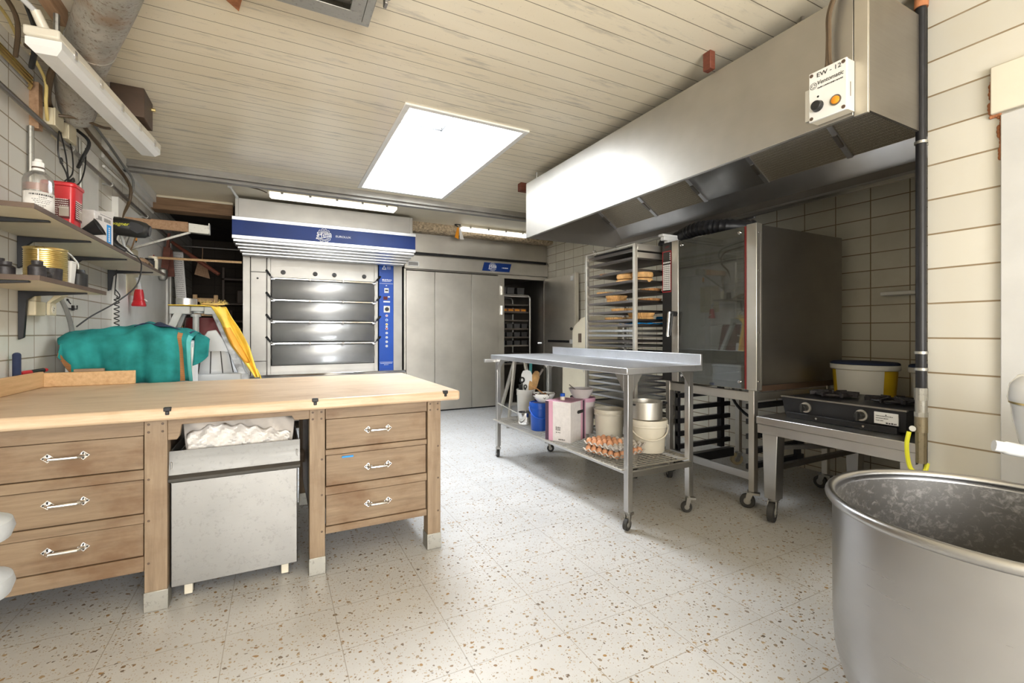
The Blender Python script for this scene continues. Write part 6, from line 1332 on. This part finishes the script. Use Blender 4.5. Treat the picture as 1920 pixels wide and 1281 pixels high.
sx0, sx1, sy0, sy1, sz = 2.79, 3.32, 1.14, 1.755, .633
build('body', MB().hexa([(sx0 + .02, sy0, sz + .012), (sx1, sy0, sz + .012), (sx1, sy1, sz + .012), (sx0 + .02, sy1, sz + .012), (sx0, sy0 - .01, sz + .125), (sx1, sy0 - .01, sz + .125), (sx1, sy1 + .01, sz + .125), (sx0, sy1 + .01, sz + .125)]).box(sx0 + .0, sx0 + .03, sy0 + .03, sy1 - .02, sz + .0, sz + .035), 'black_metal', GS, bevel=.003)
build('top_edge', MB().box(sx0 - .006, sx0 + .012, sy0 - .012, sy1 + .012, sz + .122, sz + .130), 'steel_dark', GS)
for y in (1.62, 1.33):
    k = MB().cyl((sx0 + .012, y, sz + .075), (sx0 - .002, y, sz + .075), .030, n=24)
    kk = build('dial_ring', k, 'steel_warm', GS); build('knob', MB().cyl((sx0 - .002, y, sz + .075), (sx0 - .035, y, sz + .073), .021, .019, 16).box(sx0 - .05, sx0 - .03, y - .005, y + .005, sz + .05, sz + .098), 'black', kk, bevel=.002)
build('screw', MB().cyl((sx0 - .003, 1.56, sz + .018), (sx0 + .002, 1.56, sz + .018), .006, n=10), 'chrome', GS); build('screw', MB().cyl((sx0 - .003, 1.32, sz + .018), (sx0 + .002, 1.32, sz + .018), .006, n=10), 'chrome', GS)
lb_ = build('rating_plate', MB().box(sx0 + .0, sx0 + .008, 1.165, 1.27, sz + .045, sz + .105), 'white_plastic', GS)
pr_ = MB(); Ms = side(sx0 - .0005, 1.2175, sz)
for k in range(3): scribble(pr_, Ms, -.045, -.01 + .02 * k, .062 + k * .012, .004)
scribble(pr_, Ms, .0, .045, .052, .008); pr_.prism([(-.004, .09), (.004, .09), (0, .097)], .0006, Ms); build('print', pr_, 'ink', lb_)
for y in (1.60, 1.30):
    g = MB()
    for r in (.07, .10): g.tube([(3.05 + r * math.cos(t), y + r * math.sin(t), sz + .142) for t in [i * math.pi / 10 for i in range(20)]], .006, 6, True)
    for a in range(0, 360, 45): g.bar((3.05 + .03 * math.cos(R(a)), y + .03 * math.sin(R(a)), sz + .152), (3.05 + .13 * math.cos(R(a)), y + .13 * math.sin(R(a)), sz + .146), .010, .022)
    build('grate', g, 'char', GS); build('burner', MB().cyl((3.05, y, sz + .12), (3.05, y, sz + .14), .045, .03, 16), 'char', GS)
build('gas_inlet', MB().cyl((2.95, sy0 - .01, sz + .06), (2.95, sy0 - .07, sz + .06), .010, n=10), 'galv', GS)
def tub(lab, c, rx, ry, h, label_band):
    t = thing('tub', lab, 'tub', c, 0, 'big oval tubs with dark lids by the stove'); x, y, z = c
    build('body', MB().lathe([(0, 0), (.86, 0), (.88, .01), (.98, h), (.95, h), (.85, .01), (0, .01)], c, 48, sx=rx, sy=ry), 'tub_yellow' if label_band else 'white_plastic', t)
    build('rim', MB().lathe([(1.0, h - .035), (1.04, h - .03), (1.045, h), (.98, h), (.975, h - .03)], c, 48, sx=rx, sy=ry), 'white_plastic', t)
    build('lid', MB().lathe([(0, h + .018), (.6, h + .022), (.96, h + .018), (1.02, h + .012), (1.03, h + .001), (0, h + .001)], c, 48, sx=rx, sy=ry), 'navy', t)
    if label_band:
        lb = build('paper_label', MB().lathe([(.888, .012), (.978, h - .036)], c, 24, sx=rx * 1.008, sy=ry * 1.008, a0=R(143), a1=R(236)), 'white_plastic', t)
        p = MB()
        for zz, hh, a0, a1 in ((.075, .014, 150, 185), (.052, .008, 150, 196), (.034, .007, 150, 200)):
            a = a0
            while a < a1: p.lathe([(.885 + .1 * zz / h, zz - hh / 2), (.885 + .1 * zz / h + .002, zz + hh / 2)], c, 1, sx=rx * 1.016, sy=ry * 1.016, a0=R(a), a1=R(a + 2.6)); a += 3.8
        build('print', p, 'ink_grey', lb)
    return t
SH = thing('rear_ledge', 'low dark stand carrying the oval tubs behind stove', 'stand', (3.55, 1.6, .63))
build('board', MB().box(3.36, 3.69, 1.06, 1.84, .634, .672), 'tray_dark', SH)
tub('white and yellow oval tub with dark lid behind stove', (3.53, 1.665, .6725), .155, .19, .265, True)
tub('white tub with dark lid half hidden by the gas pipe', (3.55, 1.245, .6725), .15, .17, .265, False)
one('wall_ledge', MB().box(3.86, XR - .001, 1.10, 1.72, 1.415, 1.44), 'white_paint', 'short white ledge on the right tiled wall', 'ledge', bevel=.003)
# gas pipe
GP = thing('gas_pipe', 'tall black gas pipe with brass valve at the wall corner', 'pipe', (2.60, 1.005, .52))
build('pipe', MB().cyl((2.60, 1.0, .85), (2.60, 1.0, 2.66), .0195, n=16), 'black_metal', GP)
build('elbow', MB().tube(smooth([(2.60, 1.0, 2.62), (2.60, .998, 2.655), (2.605, 1.0, 2.68), (2.64, 1.01, 2.695)]), .026, 12), 'brick_red', GP)
for z in (2.01, 1.06, .985): build('clip', MB().cyl((2.60, 1.0, z - .006), (2.60, 1.0, z + .006), .0245, n=14).box(2.61, 2.65, .992, 1.006, z - .005, z + .005), 'galv', GP)
build('fitting', MB().cyl((2.60, 1.0, .845), (2.60, 1.0, .90), .0245, n=10).cyl((2.60, 1.0, .79), (2.60, 1.0, .845), .022, n=12).cyl((2.60, 1.0, .77), (2.60, 1.0, .79), .0265, n=8), 'galv', GP)
vl = build('valve', MB().cyl((2.60, 1.0, .70), (2.60, 1.0, .77), .024, n=12).cyl((2.60, 1.0, .64), (2.60, 1.0, .70), .022, n=8).cyl((2.60, 1.0, .56), (2.60, 1.0, .64), .021, n=8), 'brass_old', GP); vl['label'] = 'dull brass valve body'
build('tag', MB().cyl((2.572, 1.02, .715), (2.57, 1.02, .715), .013, n=14), 'white_plastic', GP)
build('hose', MB().tube(smooth([(2.565, 1.03, .70), (2.555, 1.035, .64), (2.56, 1.03, .56), (2.565, 1.015, .525), (2.60, .99, .52), (2.62, .985, .56)]), .009, 8), 'ink_yellow', GP)

# ================================================================ MIXING BOWL AND MIXER (right), CAST MACHINE (left)
MBW = thing('mixing_bowl', 'large stainless steel dough mixing bowl in right foreground', 'mixing bowl', (1.63, .465, 0))
bc = (1.63, .465, 0); br_ = .366; zr_ = .70
pf = [(0, .062), (.14, .065), (.235, .085), (.295, .13), (.328, .19), (.345, .26), (.350, .36), (.351, zr_ - .025)]
build('shell', MB().lathe(pf, bc, 96), 'bowl_steel', MBW, sharp=60)
ins = [(0, .068), (.14, .071), (.232, .091), (.290, .134), (.323, .194), (.340, .262), (.345, .36), (.346, zr_ - .02)]
build('inside', MB().lathe(ins[::-1], bc, 96), 'bowl_inside', MBW, sharp=60)
rp = [(br_ - .011 + .011 * math.cos(t), zr_ - .011 + .013 * math.sin(t)) for t in [2 * math.pi * i / 14 for i in range(15)]]
rp = [(.343, zr_ - .028)] + [(.356 + .0125 * math.cos(t), zr_ - .0135 + .0135 * math.sin(t)) for t in [math.pi * (1.15 - 1.5 * i / 14) for i in range(15)]] + [(.3512, zr_ - .028)]
build('rim', MB().lathe(rp, bc, 96), 'bowl_steel', MBW, sharp=60)
build('dolly', MB().lathe([(.0, .03), (.24, .03), (.25, .045), (.24, .066), (0, .062)], bc, 40), 'galv', MBW)
for a in (45, 165, 285):
    x, y = bc[0] + .20 * math.cos(R(a)), bc[1] + .20 * math.sin(R(a)); build('wheel', MB().cyl((x - .012, y, .022), (x + .012, y, .022), .022, n=14), 'rubber', MBW)
MX = thing('dough_mixer', 'white enamelled dough mixer at the right edge', 'mixer', (2.2, .25, 0))
hc = (2.052, .446)
build('arm_cover', MB().lathe([(0, 1.035), (.065, 1.033), (.097, 1.022), (.115, .995), (.12, .955), (.118, .945)], (hc[0], hc[1], 0), 48, sx=1.3), 'white_enamel', MX, sharp=50)
build('seam', MB().lathe([(.114, .939), (.117, .939), (.117, .946), (.114, .946)], (hc[0], hc[1], 0), 48, sx=1.3), 'gold', MX)
build('head', MB().lathe([(.114, .94), (.108, .88), (.096, .82), (.078, .775), (.046, .755), (0, .75)], (hc[0], hc[1], 0), 48, sx=1.3), 'white_enamel', MX, sharp=50)
build('lever', MB().tube(smooth([(1.985, .48, .80), (1.965, .51, .80), (1.94, .545, .806), (1.925, .565, .81)]), [.022] * 7 + [.02] * 6 + [.017] * 6, 12), 'white_enamel', MX)
build('column', MB().box(2.08, 2.5, -.28, .28, 0, .93), 'white_enamel', MX, bevel=.04)
CMc = thing('cast_machine', 'grey cast metal machine foot cut by the left frame edge', 'machine', (-.57, 1.3, 0))
for z in (.755, .640):
    build('flange', MB().lathe([(0, z - .035), (.055, z - .035), (.082, z - .022), (.088, z - .004), (.084, z + .012), (.066, z + .022), (.05, z + .014), (.042, z + .004), (0, z + .004)], (-.563, 1.30, 0), 40), 'cast_grey', CMc)
build('column', MB().cyl((-.575, 1.30, 0), (-.575, 1.30, .735), .035, n=24), 'cast_grey', CMc); build('foot', MB().cyl((-.60, 1.30, 0), (-.60, 1.30, .03), .09, .07, 24), 'cast_grey', CMc)
